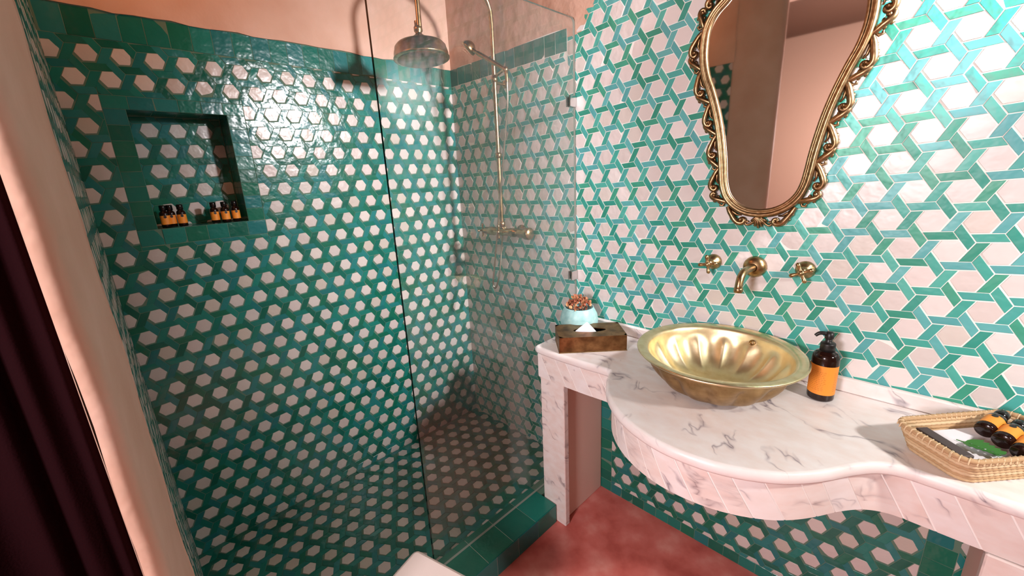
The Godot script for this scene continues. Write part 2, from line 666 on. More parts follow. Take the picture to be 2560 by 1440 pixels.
func rough_edge(x0: float, x1: float, y: float, top: float, seed_: int) -> PackedVector2Array:
	# plaster field whose lower edge runs a little unevenly
	var r := RandomNumberGenerator.new()
	r.seed = seed_
	var p := PackedVector2Array()
	var n := int((x1 - x0) / 0.05)
	for i in n + 1: p.append(Vector2(lerpf(x0, x1, i / float(n)), y + r.randf_range(-0.004, 0.004)))
	p.append(Vector2(x1, top))
	p.append(Vector2(x0, top))
	return p

func build_walls() -> void:
	# ---- left wall with the niche (u = -z, v = y)
	var wl := base("wall_left", Vector3.ZERO, B_LEFT)
	tag(wl, "left shower wall of white hexagon and green strip tiles with a niche and pink plaster above", "", "", "structure")
	var N := Rect2(-1.382, 1.420, 0.290, 0.405)       # niche opening
	var NB := Rect2(-1.440, 1.363, 0.408, 0.504)      # with its frame
	var b := Builder.new()
	var z0 := -0.2
	b.box(Vector3(-3.9, -0.2, z0), Vector3(N.position.x, CEIL + 0.1, -0.0004))
	b.box(Vector3(N.end.x, -0.2, z0), Vector3(0.15, CEIL + 0.1, -0.0004))
	b.box(Vector3(N.position.x, -0.2, z0), Vector3(N.end.x, N.position.y, -0.0004))
	b.box(Vector3(N.position.x, N.end.y, z0), Vector3(N.end.x, CEIL + 0.1, -0.0004))
	b.box(Vector3(N.position.x, N.position.y, z0), Vector3(N.end.x, N.end.y, -0.135))
	part("grout_bed", b.done(), M.grout_dark, wl)
	b = Builder.new()
	b.prism(rough_edge(-1.7, 0.0, TRIM_TOP, CEIL + 0.05, 5), -0.004, 0.005)
	part("plaster", b.done(), M.plaster, wl)
	part("hall_plaster", box_mesh(Vector3(-3.85, -0.1, -0.004), Vector3(-1.59, CEIL + 0.05, 0.006)), M.plaster, wl)
	var F := Rect2(-1.536, SHOWER_FLOOR, 1.536, TILE_TOP - SHOWER_FLOOR)
	var kr := keep_rect(F)
	var keep := func(p: PackedVector2Array) -> Array:
		var bb := bounds(p)
		if not NB.intersects(bb): return kr.call(p)
		if NB.encloses(bb): return []
		var out := []
		for r in [Rect2(-2, 0, NB.position.x + 2, 3), Rect2(NB.end.x, 0, 2, 3), Rect2(NB.position.x, 0, NB.size.x, NB.position.y), Rect2(NB.position.x, NB.end.y, NB.size.x, 1)]:
			var c := clip_rect(p, r)
			if c.size() > 2 and area(c) > 1.2e-5:
				if absf(area(c) - area(p)) < 1e-9: c = p
				out.append_array(kr.call(c))
		return out
	var w := weave(Vector2(-1.0644, 1.3228), -0.52, F, keep, 0.98)
	lay(wl, "hexagon_tile", w[0], M.white)
	lay(wl, "strip_tile", w[1], M.teal)
	var bt := border(Rect2(-1.536, TILE_TOP, 1.536, TRIM_TOP - TILE_TOP), 24, 1)
	bt += border(Rect2(NB.position.x, NB.position.y, NB.size.x, N.position.y - NB.position.y), 6, 1)
	bt += border(Rect2(NB.position.x, N.end.y, NB.size.x, NB.end.y - N.end.y), 6, 1)
	bt += border(Rect2(NB.position.x, N.position.y, N.position.x - NB.position.x, N.size.y), 1, 8)
	bt += border(Rect2(N.end.x, N.position.y, NB.end.x - N.end.x, N.size.y), 1, 8)
	lay(wl, "border_tile", bt, M.teal)
	# inside of the niche: back, then sill, head and cheeks
	var nb := Node3D.new()
	nb.name = "niche"
	wl.add_child(nb, true)
	var nw := weave(Vector2(-1.237, 1.628), 0.0, N, keep_rect(N.grow(-0.002)), 0.98)
	for e in [["hexagon_tile", nw[0], M.white], ["strip_tile", nw[1], M.teal]]:
		for tl in e[1]:
			var cq := centred(tl[0])
			var arr := tile_arrays(cq[1])
			if arr.is_empty(): continue
			part(e[0], arrays_mesh([[arr, null]]), e[2][rng.randi() % e[2].size()], nb, Transform3D(Basis.IDENTITY, Vector3(cq[0].x, cq[0].y, -0.134)))
	var sides := [
		[Transform3D(Basis(Vector3(1, 0, 0), Vector3(0, 0, -1), Vector3(0, 1, 0)), Vector3(N.position.x, N.position.y, 0)), N.size.x, 4, 2],
		[Transform3D(Basis(Vector3(1, 0, 0), Vector3(0, 0, 1), Vector3(0, -1, 0)), Vector3(N.position.x, N.end.y, -0.134)), N.size.x, 4, 2],
		[Transform3D(Basis(Vector3(0, 1, 0), Vector3(0, 0, 1), Vector3(1, 0, 0)), Vector3(N.position.x, N.position.y, -0.134)), N.size.y, 6, 2],
		[Transform3D(Basis(Vector3(0, 1, 0), Vector3(0, 0, -1), Vector3(-1, 0, 0)), Vector3(N.end.x, N.position.y, 0)), N.size.y, 6, 2]]
	for s in sides:
		for tl in border(Rect2(0, 0, s[1], 0.134), s[2], s[3]):
			var cq := centred(tl[0])
			part("border_tile", arrays_mesh([[tile_arrays(cq[1]), null]]), M.teal[rng.randi() % M.teal.size()], nb, s[0] * Transform3D(Basis.IDENTITY, Vector3(cq[0].x, cq[0].y, 0)))
	# ---- back wall behind the shower valve and the basin (u = x, v = y)
	var wb := base("wall_back")
	tag(wb, "basin wall of white hexagons woven with turquoise strip tiles, darker inside the shower", "", "", "structure")
	part("grout_bed", box_mesh(Vector3(0.0, -0.2, -0.15), Vector3(4.4, CEIL + 0.1, -0.0003)), M.grout, wb)
	b = Builder.new()
	var pp := rough_edge(0.0, 0.80, TRIM_TOP, CEIL + 0.05, 9)
	pp.remove_at(pp.size() - 2)
	pp.insert(pp.size() - 1, Vector2(0.803, 2.085))
	pp.insert(pp.size() - 1, Vector2(0.87, 2.085))
	pp.insert(pp.size() - 1, Vector2(1.45, CEIL + 0.05))
	b.prism(pp, -0.004, 0.0006)
	part("plaster", b.done(), M.plaster, wb)
	var field := Rect2(0.0, 0.0, 3.1, CEIL)
	var UB := Rect2(0.985, 0.0, 0.06, 0.80)
	var UR := Rect2(2.10, 0.0, 0.065, 0.80)
	var keepb := func(p: PackedVector2Array) -> Array:
		var bb := bounds(p)
		var c := bb.get_center()
		if c.y > 2.10 and c.x < 0.845 + (c.y - 2.10) * 0.75: return []
		var q := p
		if bb.position.x < 0.8 and bb.end.y > TILE_TOP:
			if c.x < 0.79: q = clip_rect(p, Rect2(0, 0, 0.8, TILE_TOP))
			else: q = clip_rect(p, Rect2(0.803, 0, 3, 3))
		elif bb.position.x < 0.0 or bb.end.x > 3.1: q = clip_rect(p, field)
		if c.x < 0.93:
			if bb.position.y < SHOWER_FLOOR and q.size() > 2: q = clip_rect(q, Rect2(0, SHOWER_FLOOR, 3.1, 3))
		elif bb.end.y < 0.80: return []
		elif bb.position.y < 0.80 and q.size() > 2: q = clip_rect(q, Rect2(0, 0.80, 3.1, 3))
		return [q] if q.size() > 2 and area(q) > 1.2e-5 else []
	w = weave(Vector2(0.9076, 1.3083), -0.05, field, keepb, 0.80)
	lay(wb, "hexagon_tile", w[0], M.porcelain, 300, 0.0012)
	lay(wb, "strip_tile", w[1], M.aqua, 300, 0.0012)
	# below the worktop: a framed panel with broader green strips and darker joints
	part("grout_panel", box_mesh(Vector3(0.93, 0.0, -0.002), Vector3(3.1, 0.80, -0.00015)), M.grout_dark, wb)
	var under := [Rect2(UB.end.x, 0.05, UR.position.x - UB.end.x, 0.75), Rect2(UR.end.x, 0.0, 3.1 - UR.end.x, 0.80)]
	var hx := []
	var sx := []
	for r in under:
		w = weave(Vector2(1.2125, 0.118), 0.0, r, keep_rect(r), 0.98)
		hx += w[0]
		sx += w[1]
	lay(wb, "panel_hexagon_tile", hx, M.white, 150)
	lay(wb, "panel_strip_tile", sx, M.teal, 150)
	bt = border(Rect2(0, TILE_TOP, 0.80, TRIM_TOP - TILE_TOP), 13, 1)
	bt += border(Rect2(UB.position.x, 0.0, UB.size.x, 0.80), 1, 14)
	bt += border(Rect2(UR.position.x, 0.0, UR.size.x, 0.80), 1, 14)
	bt += border(Rect2(UB.end.x, 0.0, UR.position.x - UB.end.x, 0.05), 18, 1)
	lay(wb, "border_tile", bt, M.teal)
	# ---- front wall: thin tiled partition at the end of the shower, plaster to the doorway; seen at a grazing angle
	var ang := atan2(0.0085, 0.94)
	var bf := Basis(Vector3.UP, PI - ang)
	var wf := base("wall_front", Vector3(0, 0, 1.5355), bf)
	tag(wf, "end wall of the shower beside the doorway, tiled and then smooth peach plaster", "", "", "structure")
	b = Builder.new()
	b.box(Vector3(-0.945, -0.2, -0.04), Vector3(0.02, CEIL + 0.1, -0.0004))
	part("grout_bed", b.done(), M.grout_dark, wf)
	var wfk := keep_rect(Rect2(-0.94, SHOWER_FLOOR, 0.94, 2.175 - SHOWER_FLOOR))
	w = weave(Vector2(-0.3, 1.2), 0.0, Rect2(-0.94, 0, 0.94, 2.175), wfk, 0.98)
	lay(wf, "hexagon_tile", w[0], M.white, 0)
	lay(wf, "strip_tile", w[1], M.teal, 0)
	b = Builder.new()
	b.box(Vector3(-0.942, 2.175, -0.03), Vector3(0.01, CEIL + 0.05, 0.004))
	part("plaster", b.done(), M.plaster, wf)
	# plaster end of the wall with its rounded arris, drawn as a plan outline and raised
	var plan := PackedVector2Array()
	for q in spline([Vector2(0.938, 1.585), Vector2(0.938, 1.5425), Vector2(0.942, 1.5412), Vector2(1.03, 1.5475), Vector2(1.12, 1.5545), Vector2(1.175, 1.5575), Vector2(1.193, 1.5625), Vector2(1.2, 1.573), Vector2(1.2, 1.5855)], 3): plan.append(q)
	b = Builder.new()
	b.group(2)
	var r2 := RandomNumberGenerator.new()
	r2.seed = 4
	var rows := 40
	for j in rows:
		var y0 := -0.05 + (CEIL + 0.1) * j / rows
		var y1 := -0.05 + (CEIL + 0.1) * (j + 1) / rows
		for i in plan.size() - 1:
			var w0 := 0.0012 * sin(y0 * 9.0) + 0.0012 * sin(y0 * 23.0 + 1.0)
			var w1 := 0.0012 * sin(y1 * 9.0) + 0.0012 * sin(y1 * 23.0 + 1.0)
			var a := Vector3(plan[i].x, y0, plan[i].y + w0)
			var d := Vector3(plan[i].x, y1, plan[i].y + w1)
			var e := Vector3(plan[i + 1].x, y0, plan[i + 1].y + w0)
			var f := Vector3(plan[i + 1].x, y1, plan[i + 1].y + w1)
			b.q(e, a, d, f)
	b.group(-1)
	b.q(Vector3(0.938, -0.05, 1.585), Vector3(1.2, -0.05, 1.5855), Vector3(1.2, CEIL, 1.5855), Vector3(0.938, CEIL, 1.585))
	part("plaster_pier", b.done(), M.plaster, wf, wf.transform.affine_inverse())
	b = Builder.new()
	b.box(Vector3(2.42, -0.2, 1.57), Vector3(4.4, CEIL + 0.1, 1.65), 0.01)
	b.box(Vector3(1.18, 2.45, 1.575), Vector3(2.45, CEIL + 0.1, 1.64), 0.01)
	part("door_surround", b.done(), M.plaster, wf, wf.transform.affine_inverse())
	# ---- unseen right wall and ceiling, shaped to hold back bounced light; hall behind camera
	tag(part("wall_right", box_mesh(Vector3(4.3, -0.2, -0.15), Vector3(4.45, CEIL + 0.1, 3.9)), M.plaster, self), "plain peach plaster wall out of view, set far back to dim reflections in the glass", "", "", "structure")
	tag(part("wall_hall", box_mesh(Vector3(-0.2, -0.2, 3.75), Vector3(4.45, CEIL + 0.1, 3.9)), M.hall, self), "peach plaster wall of the room behind the doorway, seen in the mirror", "", "", "structure")
	tag(part("ceiling", box_mesh(Vector3(-0.2, CEIL, -0.15), Vector3(4.45, CEIL + 0.12, 3.9)), M.ceiling_dark, self), "unseen ceiling made dark to cut down bounced light", "", "", "structure")

func build_floors() -> void:
	tag(part("floor", box_mesh(Vector3(0.83, -0.12, -0.02), Vector3(4.35, 0.0, 3.8)), M.floor, self), "polished brick red floor under the vanity", "", "", "structure")
	var hall := part("floor_hall", box_mesh(Vector3(-0.1, -0.12, 1.62), Vector3(0.83, 0.0, 3.8)), M.floor, self)
	tag(hall, "brick red floor continuing behind the doorway", "", "", "structure")
	var fs := base("floor_shower", Vector3(0, SHOWER_FLOOR, 0), Basis(Vector3(1, 0, 0), Vector3(0, 0, -1), Vector3(0, 1, 0)))
	tag(fs, "shower floor of dim white hexagons set in green tiles", "", "", "structure")
	part("grout_bed", box_mesh(Vector3(0, -1.62, -0.17), Vector3(0.83, 0, -0.001)), M.grout_dark, fs)
	var r := Rect2(0.0, -1.54, 0.80, 1.54)
	var w := weave(Vector2(0.4898, -0.5867), 30.0, r, keep_rect(r), 0.98)
	lay(fs, "hexagon_tile", w[0], M.white)
	lay(fs, "strip_tile", w[1], M.teal)
	# kerb under the glass: rounded outer edge, glazed tiles on top and face
	var kb := base("trim_1")
	tag(kb, "dark green glazed tile kerb under the glass screen", "", "", "structure")
	part("grout_bed", box_mesh(Vector3(0.802, -0.05, 0.0), Vector3(0.872, 0.093, 0.33), 0.002), M.grout_dark, kb)
	var b := Builder.new()
	b.box(Vector3(0.802, -0.05, 0.326), Vector3(0.962, 0.0935, 1.545), 0.004)
	part("grout_core", b.done(), M.grout, kb)
	var top := Transform3D(Basis(Vector3(0, 0, -1), Vector3(-1, 0, 0), Vector3(0, 1, 0)), Vector3(0, 0.0945, 0))
	var face := Transform3D(Basis(Vector3(0, 0, -1), Vector3(0, 1, 0), Vector3(1, 0, 0)), Vector3(0.963, 0, 0))
	var back := Transform3D(Basis(Vector3(0, 0, 1), Vector3(0, 1, 0), Vector3(-1, 0, 0)), Vector3(0.801, 0, 0))
	for e in [[top, Rect2(-1.545, -0.962, 1.217, 0.160), 9, 1], [face, Rect2(-1.545, 0.0, 1.217, 0.0935), 10, 1], [back, Rect2(0.326, 0.055, 1.217, 0.038), 12, 1]]:
		for tl in border(e[1], e[2], e[3]):
			var cq := centred(tl[0])
			part("kerb_tile", arrays_mesh([[tile_arrays(cq[1]), null]]), M.teal[rng.randi() % M.teal.size()], kb, e[0] * Transform3D(Basis.IDENTITY, Vector3(cq[0].x, cq[0].y, 0)))

# ------------------------------------------------------------------ shower
func build_shower() -> void:
	# glass screen
	var gs := base("glass_screen", Vector3(0.838, 0.096, 0))
	tag(gs, "frameless clear glass shower screen standing on the green kerb", "glass screen")
	var H := 2.145 - 0.096
	var outline := PackedVector2Array()  # in (-z, y)
	outline.append(Vector2(-0.900, 0.0))
	outline.append(Vector2(-0.003, 0.0))
	for i in 7:
		var a := PI / 2.0 * i / 6.0
		outline.append(Vector2(-0.023 + 0.02 * cos(a), H - 0.02 + 0.02 * sin(a)))
	outline.append(Vector2(-0.900, H))
	var gx := Transform3D(B_LEFT, Vector3.ZERO)
	var b := Builder.new()
	var inner := inset(outline, 0.0008)
	var tris := Geometry2D.triangulate_polygon(inner)
	for s in [0.005, -0.005]:
		for i in range(0, tris.size(), 3):
			var p := [inner[tris[i]], inner[tris[i + 1]], inner[tris[i + 2]]]
			if ((p[1] - p[0]).cross(p[2] - p[0]) > 0.0) != (s > 0.0): p.reverse()
			b.t(gx * Vector3(p[0].x, p[0].y, s), gx * Vector3(p[1].x, p[1].y, s), gx * Vector3(p[2].x, p[2].y, s))
	part("pane", b.done(), M.glass, gs)
	b = Builder.new()
	var clear := Builder.new()
	for i in outline.size():
		var p := outline[i]
		var q := outline[(i + 1) % outline.size()]
		(b if i == outline.size() - 1 else clear).q(gx * Vector3(p.x, p.y, -0.005), gx * Vector3(q.x, q.y, -0.005), gx * Vector3(q.x, q.y, 0.005), gx * Vector3(p.x, p.y, 0.005))
	part("polished_edge", b.done(), M.glass_edge, gs)
	part("top_edge", clear.done(), M.glass_rim, gs)
	for y in [1.835, 1.092]:
		b = Builder.new()
		b.box(Vector3(0.005, y - 0.096 - 0.022, 0.003), Vector3(0.011, y - 0.096 + 0.022, 0.046), 0.0015)
		b.box(Vector3(-0.011, y - 0.096 - 0.022, 0.003), Vector3(-0.005, y - 0.096 + 0.022, 0.046), 0.0015)
		part("glass_clip", b.done(), M.chrome, gs)
	# exposed mixer, riser and rain head
	var sc := base("shower_column", Vector3(0.425, 1.275, 0.0))
	tag(sc, "antique brass shower mixer with riser pipe and round rain head", "shower")
	var bm: Material = M.brass_antique
	b = Builder.new()
	var ax := Transform3D(Basis(Vector3(0, -1, 0), Vector3(1, 0, 0), Vector3(0, 0, 1)), Vector3(0, 0, 0.07))   # lathe axis along +x
	b.lathe([Vector2(0.0, -0.135), Vector2(0.014, -0.135), Vector2(0.018, -0.13), Vector2(0.018, -0.10), Vector2(0.022, -0.095), Vector2(0.022, -0.06), Vector2(0.019, -0.055), Vector2(0.019, 0.055), Vector2(0.022, 0.06), Vector2(0.022, 0.095), Vector2(0.017, 0.10), Vector2(0.017, 0.118), Vector2(0.0, 0.118)], 24, ax)
	for s in [-0.075, 0.075]:
		b.tube([Vector3(s, 0, 0.0), Vector3(s, 0, 0.06)], 0.014, 16)
		b.lathe([Vector2(0.0, 0.0), Vector2(0.032, 0.0), Vector2(0.031, 0.006), Vector2(0.02, 0.012), Vector2(0.015, 0.02)], 24, Transform3D(Basis(Vector3(1, 0, 0), Vector3(0, 0, 1), Vector3(0, -1, 0)), Vector3(s, 0, 0.002)))
	part("valve_body", b.done(), bm, sc)
	b = Builder.new()
	b.lathe([Vector2(0.0, 0.118), Vector2(0.020, 0.118), Vector2(0.024, 0.122), Vector2(0.024, 0.16), Vector2(0.029, 0.165), Vector2(0.030, 0.19), Vector2(0.026, 0.197), Vector2(0.0, 0.199)], 24, ax)
	part("temperature_handle", b.done(), bm, sc)
	for e in [Vector3(-0.155, 0, 0.07), Vector3(0.02, 0.005, 0.115)]:
		b = Builder.new()
		var alongx: bool = e.x < -0.1
		var d := Vector3(1, 0, 0) if alongx else Vector3(0, 0, -1)
		b.tube([e, e + d * 0.03], 0.009, 14)
		var s1 := Vector3(0, 1, 0)
		var s2 := d.cross(s1)
		for s in [s1, -s1, s2, -s2]:
			b.tube([e, e + s * 0.012, e + s * 0.026, e + s * 0.032, e + s * 0.036], [0.006, 0.0045, 0.006, 0.0065, 0.0025], 10)
		b.ball(e - d * 0.004, Vector3.ONE * 0.009)
		part("cross_handle", b.done(), bm, sc)
	b = Builder.new()
	var path := [Vector3(0, 0.02, 0.07), Vector3(0, 0.94, 0.07)]
	for i in range(1, 17):
		var a := PI * i / 16.0
		path.append(Vector3(0, 0.965 + 0.15 * sin(a), 0.265 - 0.195 * cos(a)))
	path.append(Vector3(0, 0.86, 0.46))
	b.tube(path, 0.0105, 16)
	for y in [0.025, 0.36, 0.70]:
		b.lathe([Vector2(0.010, y), Vector2(0.0155, y + 0.003), Vector2(0.0155, y + 0.025), Vector2(0.010, y + 0.028)], 18, Transform3D(Basis.IDENTITY, Vector3(0, 0, 0.07)))
	part("riser_pipe", b.done(), bm, sc)
	b = Builder.new()
	b.tube([Vector3(0, 0.70, 0.0), Vector3(0, 0.70, 0.062)], 0.007, 12)
	b.ball(Vector3(0, 0.70, 0.004), Vector3(0.018, 0.018, 0.006))
	part("wall_bracket", b.done(), bm, sc)
	var hx := Transform3D(Basis(Vector3.FORWARD, deg_to_rad(-4.0)), Vector3(0, 0.742, 0.462))
	b = Builder.new()
	b.lathe([Vector2(0.0, 0.0), Vector2(0.098, 0.0), Vector2(0.1115, 0.002), Vector2(0.1120, 0.006), Vector2(0.1085, 0.010), Vector2(0.1085, 0.022), Vector2(0.1065, 0.024), Vector2(0.1065, 0.030), Vector2(0.105, 0.032), Vector2(0.102, 0.046), Vector2(0.093, 0.056), Vector2(0.07, 0.061), Vector2(0.045, 0.063), Vector2(0.042, 0.068), Vector2(0.035, 0.078), Vector2(0.022, 0.087), Vector2(0.015, 0.092), Vector2(0.012, 0.098), Vector2(0.017, 0.104), Vector2(0.017, 0.118), Vector2(0.0125, 0.124), Vector2(0.0125, 0.14)], 48, hx)
	part("rain_head", b.done(), bm, sc)
	b = Builder.new()
	b.lathe([Vector2(0.0, -0.002), Vector2(0.097, -0.002), Vector2(0.098, 0.001)], 40, hx)
	part("spray_plate", b.done(), M.box_brass, sc)
	# hand shower in its cradle, with the hose
	var hs := base("hand_shower", Vector3(0.53, 2.00, 0.12))
	tag(hs, "small brass hand shower with thin metal hose hanging beside the riser pipe", "hand shower")
	var P0 := Vector3(0.556, 1.998, 0.122) - hs.position
	var P1 := Vector3(0.40, 2.098, 0.150) - hs.position
	b = Builder.new()
	b.tube([P0 + Vector3(0.006, -0.05, 0.0), P0 + Vector3(0.004, -0.02, 0), P0, P0.lerp(P1, 0.1), P0.lerp(P1, 0.5), P0.lerp(P1, 0.93), P0.lerp(P1, 1.0)], [0.0075, 0.008, 0.0095, 0.009, 0.0105, 0.0095, 0.007], 14)
	part("handle", b.done(), bm, hs)
	b = Builder.new()
	var hc := Vector3(0.352, 2.128, 0.150) - hs.position
	b.tube([P1, hc.lerp(P1, 0.3)], [0.007, 0.011], 12)
	var ay := Vector3(0.50, 0.60, -0.45).normalized()
	var axx := ay.cross(Vector3.UP).normalized()
	b.lathe([Vector2(0.0, -0.012), Vector2(0.030, -0.012), Vector2(0.036, -0.010), Vector2(0.037, -0.004), Vector2(0.034, 0.004), Vector2(0.024, 0.018), Vector2(0.012, 0.026), Vector2(0.0, 0.028)], 28, Transform3D(Basis(axx, ay, axx.cross(ay)), hc))
	part("spray_head", b.done(), bm, hs)
	b = Builder.new()
	b.tube([P0 + Vector3(-0.11, 0.005, -0.05), P0 + Vector3(-0.05, 0.01, -0.03), P0 + Vector3(0.0, 0.0, 0.0)], 0.0065, 10)
	b.ball(P0, Vector3(0.013, 0.014, 0.013))
	part("cradle", b.done(), bm, hs)
	b = Builder.new()
	var hp := []
	for q in spline([Vector3(0.562, 1.948, 0.122), Vector3(0.552, 1.86, 0.115), Vector3(0.525, 1.75, 0.11), Vector3(0.47, 1.48, 0.11), Vector3(0.415, 1.15, 0.12), Vector3(0.392, 1.02, 0.125), Vector3(0.398, 0.985, 0.125), Vector3(0.412, 0.995, 0.12), Vector3(0.425, 1.07, 0.105), Vector3(0.422, 1.19, 0.08), Vector3(0.425, 1.256, 0.072)], 8): hp.append(q - hs.position)
	b.tube(hp, 0.0045, 8)
	part("hose", b.done(), M.hose, hs)

# ------------------------------------------------------------------ vanity
func resample(pts: Array, step: float) -> Array:
	var out := [pts[0]]
	var left := step
	for i in pts.size() - 1:
		var a: Vector2 = pts[i]
		var b: Vector2 = pts[i + 1]
		var d := a.distance_to(b)
		while d >= left:
			a = a.move_toward(b, left)
			out.append(a)
			d -= left
			left = step
		left -= d
	return out

func at_s(p: Array, step: float, s: float) -> Array:
	# point and outward normal (towards +z) of a resampled plan path
	var f := clampf(s / step, 0.0, p.size() - 1.001)
	var i := int(f)
	var a: Vector2 = p[i]
	var b: Vector2 = p[i + 1]
	var t: Vector2 = (p[mini(i + 2, p.size() - 1)] - p[maxi(i - 1, 0)]).normalized()
	return [a.lerp(b, f - i), Vector2(-t.y, t.x)]

func build_vanity() -> void:
	var v := base("marble_vanity", Vector3(1.6, 0, 0.2))
	tag(v, "pale pink veined marble vanity with a serpentine front and diagonal panel apron", "vanity")
	var off := -v.position
	var front := [Vector2(0.882, 0.344), Vector2(0.90, 0.352)]
	front += spline([Vector2(0.90, 0.352), Vector2(1.0, 0.356), Vector2(1.12, 0.352), Vector2(1.205, 0.345), Vector2(1.238, 0.345)], 5)
	front += spline([Vector2(1.248, 0.356), Vector2(1.268, 0.405), Vector2(1.318, 0.482), Vector2(1.385, 0.545), Vector2(1.47, 0.592), Vector2(1.567, 0.616), Vector2(1.665, 0.611), Vector2(1.746, 0.586), Vector2(1.816, 0.545), Vector2(1.862, 0.502), Vector2(1.899, 0.455), Vector2(1.934, 0.402), Vector2(1.972, 0.358), Vector2(2.011, 0.338), Vector2(2.06, 0.336), Vector2(2.13, 0.336), Vector2(2.25, 0.334), Vector2(2.37, 0.334)], 5)
	front.append(Vector2(2.388, 0.328))
	var clean := [front[0]]
	for q in front:
		if q.distance_to(clean[-1]) > 0.003: clean.append(q)
	# worktop: plan outline with a bullnose edge
	var plan := PackedVector2Array()     # counter-clockwise seen from above with z pointing down the page is clockwise; use (x, -z)
	for q in clean: plan.append(Vector2(q.x, -q.y))
	plan.append(Vector2(2.39, -0.002))
	plan.append(Vector2(0.878, -0.002))
	if area(plan) < 0: plan.reverse()
	var b := Builder.new()
	var prof := [[0.010, 0.829], [0.003, 0.831], [0.0, 0.837], [0.0, 0.848], [0.003, 0.856], [0.0075, 0.8595], [0.012, 0.860]]
	var loops := []
	for e in prof:
		var lp := inset(plan, e[0])
		var ring := []
		for q in lp: ring.append(Vector3(q.x, e[1], -q.y) + off)
		loops.append(ring)
	b.group(1)
	for i in loops.size() - 1:
		for k in plan.size():
			var k1 := (k + 1) % plan.size()
			b.q(loops[i][k], loops[i][k1], loops[i + 1][k1], loops[i + 1][k])
	b.group(-1)
	for e in [[loops[0], -1.0], [loops[-1], 1.0]]:
		var flat := PackedVector2Array()
		for q in e[0]: flat.append(Vector2(q.x, -q.z))
		var idx := Geometry2D.triangulate_polygon(flat)
		for i in range(0, idx.size(), 3):
			var p := [e[0][idx[i]], e[0][idx[i + 1]], e[0][idx[i + 2]]]
			if (p[1] - p[0]).cross(p[2] - p[0]).y * e[1] < 0: p.reverse()
			b.t(p[0], p[1], p[2])
	part("worktop", b.done(), M.marble, v)
	b = Builder.new()
	b.box(Vector3(0.878, 0.8605, 0.002) + off, Vector3(2.39, 0.906, 0.021) + off, 0.004)
	part("splashback", b.done(), M.marble, v)
	# apron: slanted marble slabs bent along the front, a little proud of the pale joint behind
	var path := []
	for i in clean.size():
		var t: Vector2 = (clean[mini(i + 1, clean.size() - 1)] - clean[maxi(i - 1, 0)]).normalized()
		path.append(clean[i] - Vector2(-t.y, t.x) * 0.02)
	path[0] = Vector2(0.886, 0.333)
	path = resample(path, 0.008)
	var step := 0.008
	var total: float = step * (path.size() - 1)
	var y0 := 0.715
	var y1 := 0.829
	var add_band := func(bb: Builder, s0t: float, s1t: float, lean: float, outd: float, ind: float) -> void:
		var n := maxi(2, int((s1t - s0t) / 0.008))
		var m := 8 if lean > 0.0 else 1
		var g := []      # g[row][column] = [front, back]
		for j in m + 1:
			var row := []
			for i in n + 1:
				var st := clampf(lerpf(s0t, s1t, i / float(n)) + lean * j / float(m), 0.0, total)
				var T := at_s(path, step, st)
				var y := lerpf(y1, y0, j / float(m))
				row.append([Vector3(T[0].x + T[1].x * outd, y, T[0].y + T[1].y * outd) + off, Vector3(T[0].x - T[1].x * ind, y, T[0].y - T[1].y * ind) + off])
			g.append(row)
		bb.group(1)
		for j in m:
			for i in n: bb.q(g[j + 1][i][0], g[j + 1][i + 1][0], g[j][i + 1][0], g[j][i][0])
		bb.group(2)
		for j in m:
			for i in n: bb.q(g[j + 1][i + 1][1], g[j + 1][i][1], g[j][i][1], g[j][i + 1][1])
		bb.group(-1)
		for i in n:
			bb.q(g[0][i][0], g[0][i + 1][0], g[0][i + 1][1], g[0][i][1])
			bb.q(g[m][i][1], g[m][i + 1][1], g[m][i + 1][0], g[m][i][0])
		for j in m:
			bb.q(g[j + 1][0][1], g[j + 1][0][0], g[j][0][0], g[j][0][1])
			bb.q(g[j + 1][n][0], g[j + 1][n][1], g[j][n][1], g[j][n][0])
	b = Builder.new()
	add_band.call(b, 0.0, total, 0.0, -0.0012, 0.016)
	part("apron_core", b.done(), M.joint, v)
	var s := -0.06
	var k := 0
	while s < total:
		var wdt := 0.068 + 0.016 * sin(k * 2.1)
		if s + wdt > total: wdt = total - s
		b = Builder.new()
		var s0 := s + 0.002
		var s1 := s + wdt - 0.002
		if s1 > s0 + 0.006:
			add_band.call(b, s0, s1, 0.062, 0.0, 0.001)
			part("apron_panel", b.done(), M.marble_pink if k % 3 else M.marble, v)
		s += wdt
		k += 1
	# legs: slabs at the front corners with a narrow slip beside, plaster cheek behind
	for e in [[0.886, 1.013, 0.976, 1.0], [2.160, 2.30, 2.21, -1.0]]:
		b = Builder.new()
		b.box(Vector3(e[0], 0.0, 0.292) + off, Vector3(e[1], 0.714, 0.322) + off, 0.003)
		part("leg", b.done(), M.marble_pink, v)
		b = Builder.new()
		if e[3] > 0: b.box(Vector3(0.886, 0.0, 0.0025) + off, Vector3(0.9865, 0.828, 0.284) + off, 0.003)
		else: b.box(Vector3(2.178, 0.0, 0.004) + off, Vector3(2.28, 0.828, 0.284) + off, 0.008)
		part("plaster_cheek", b.done(), M.panel, v)

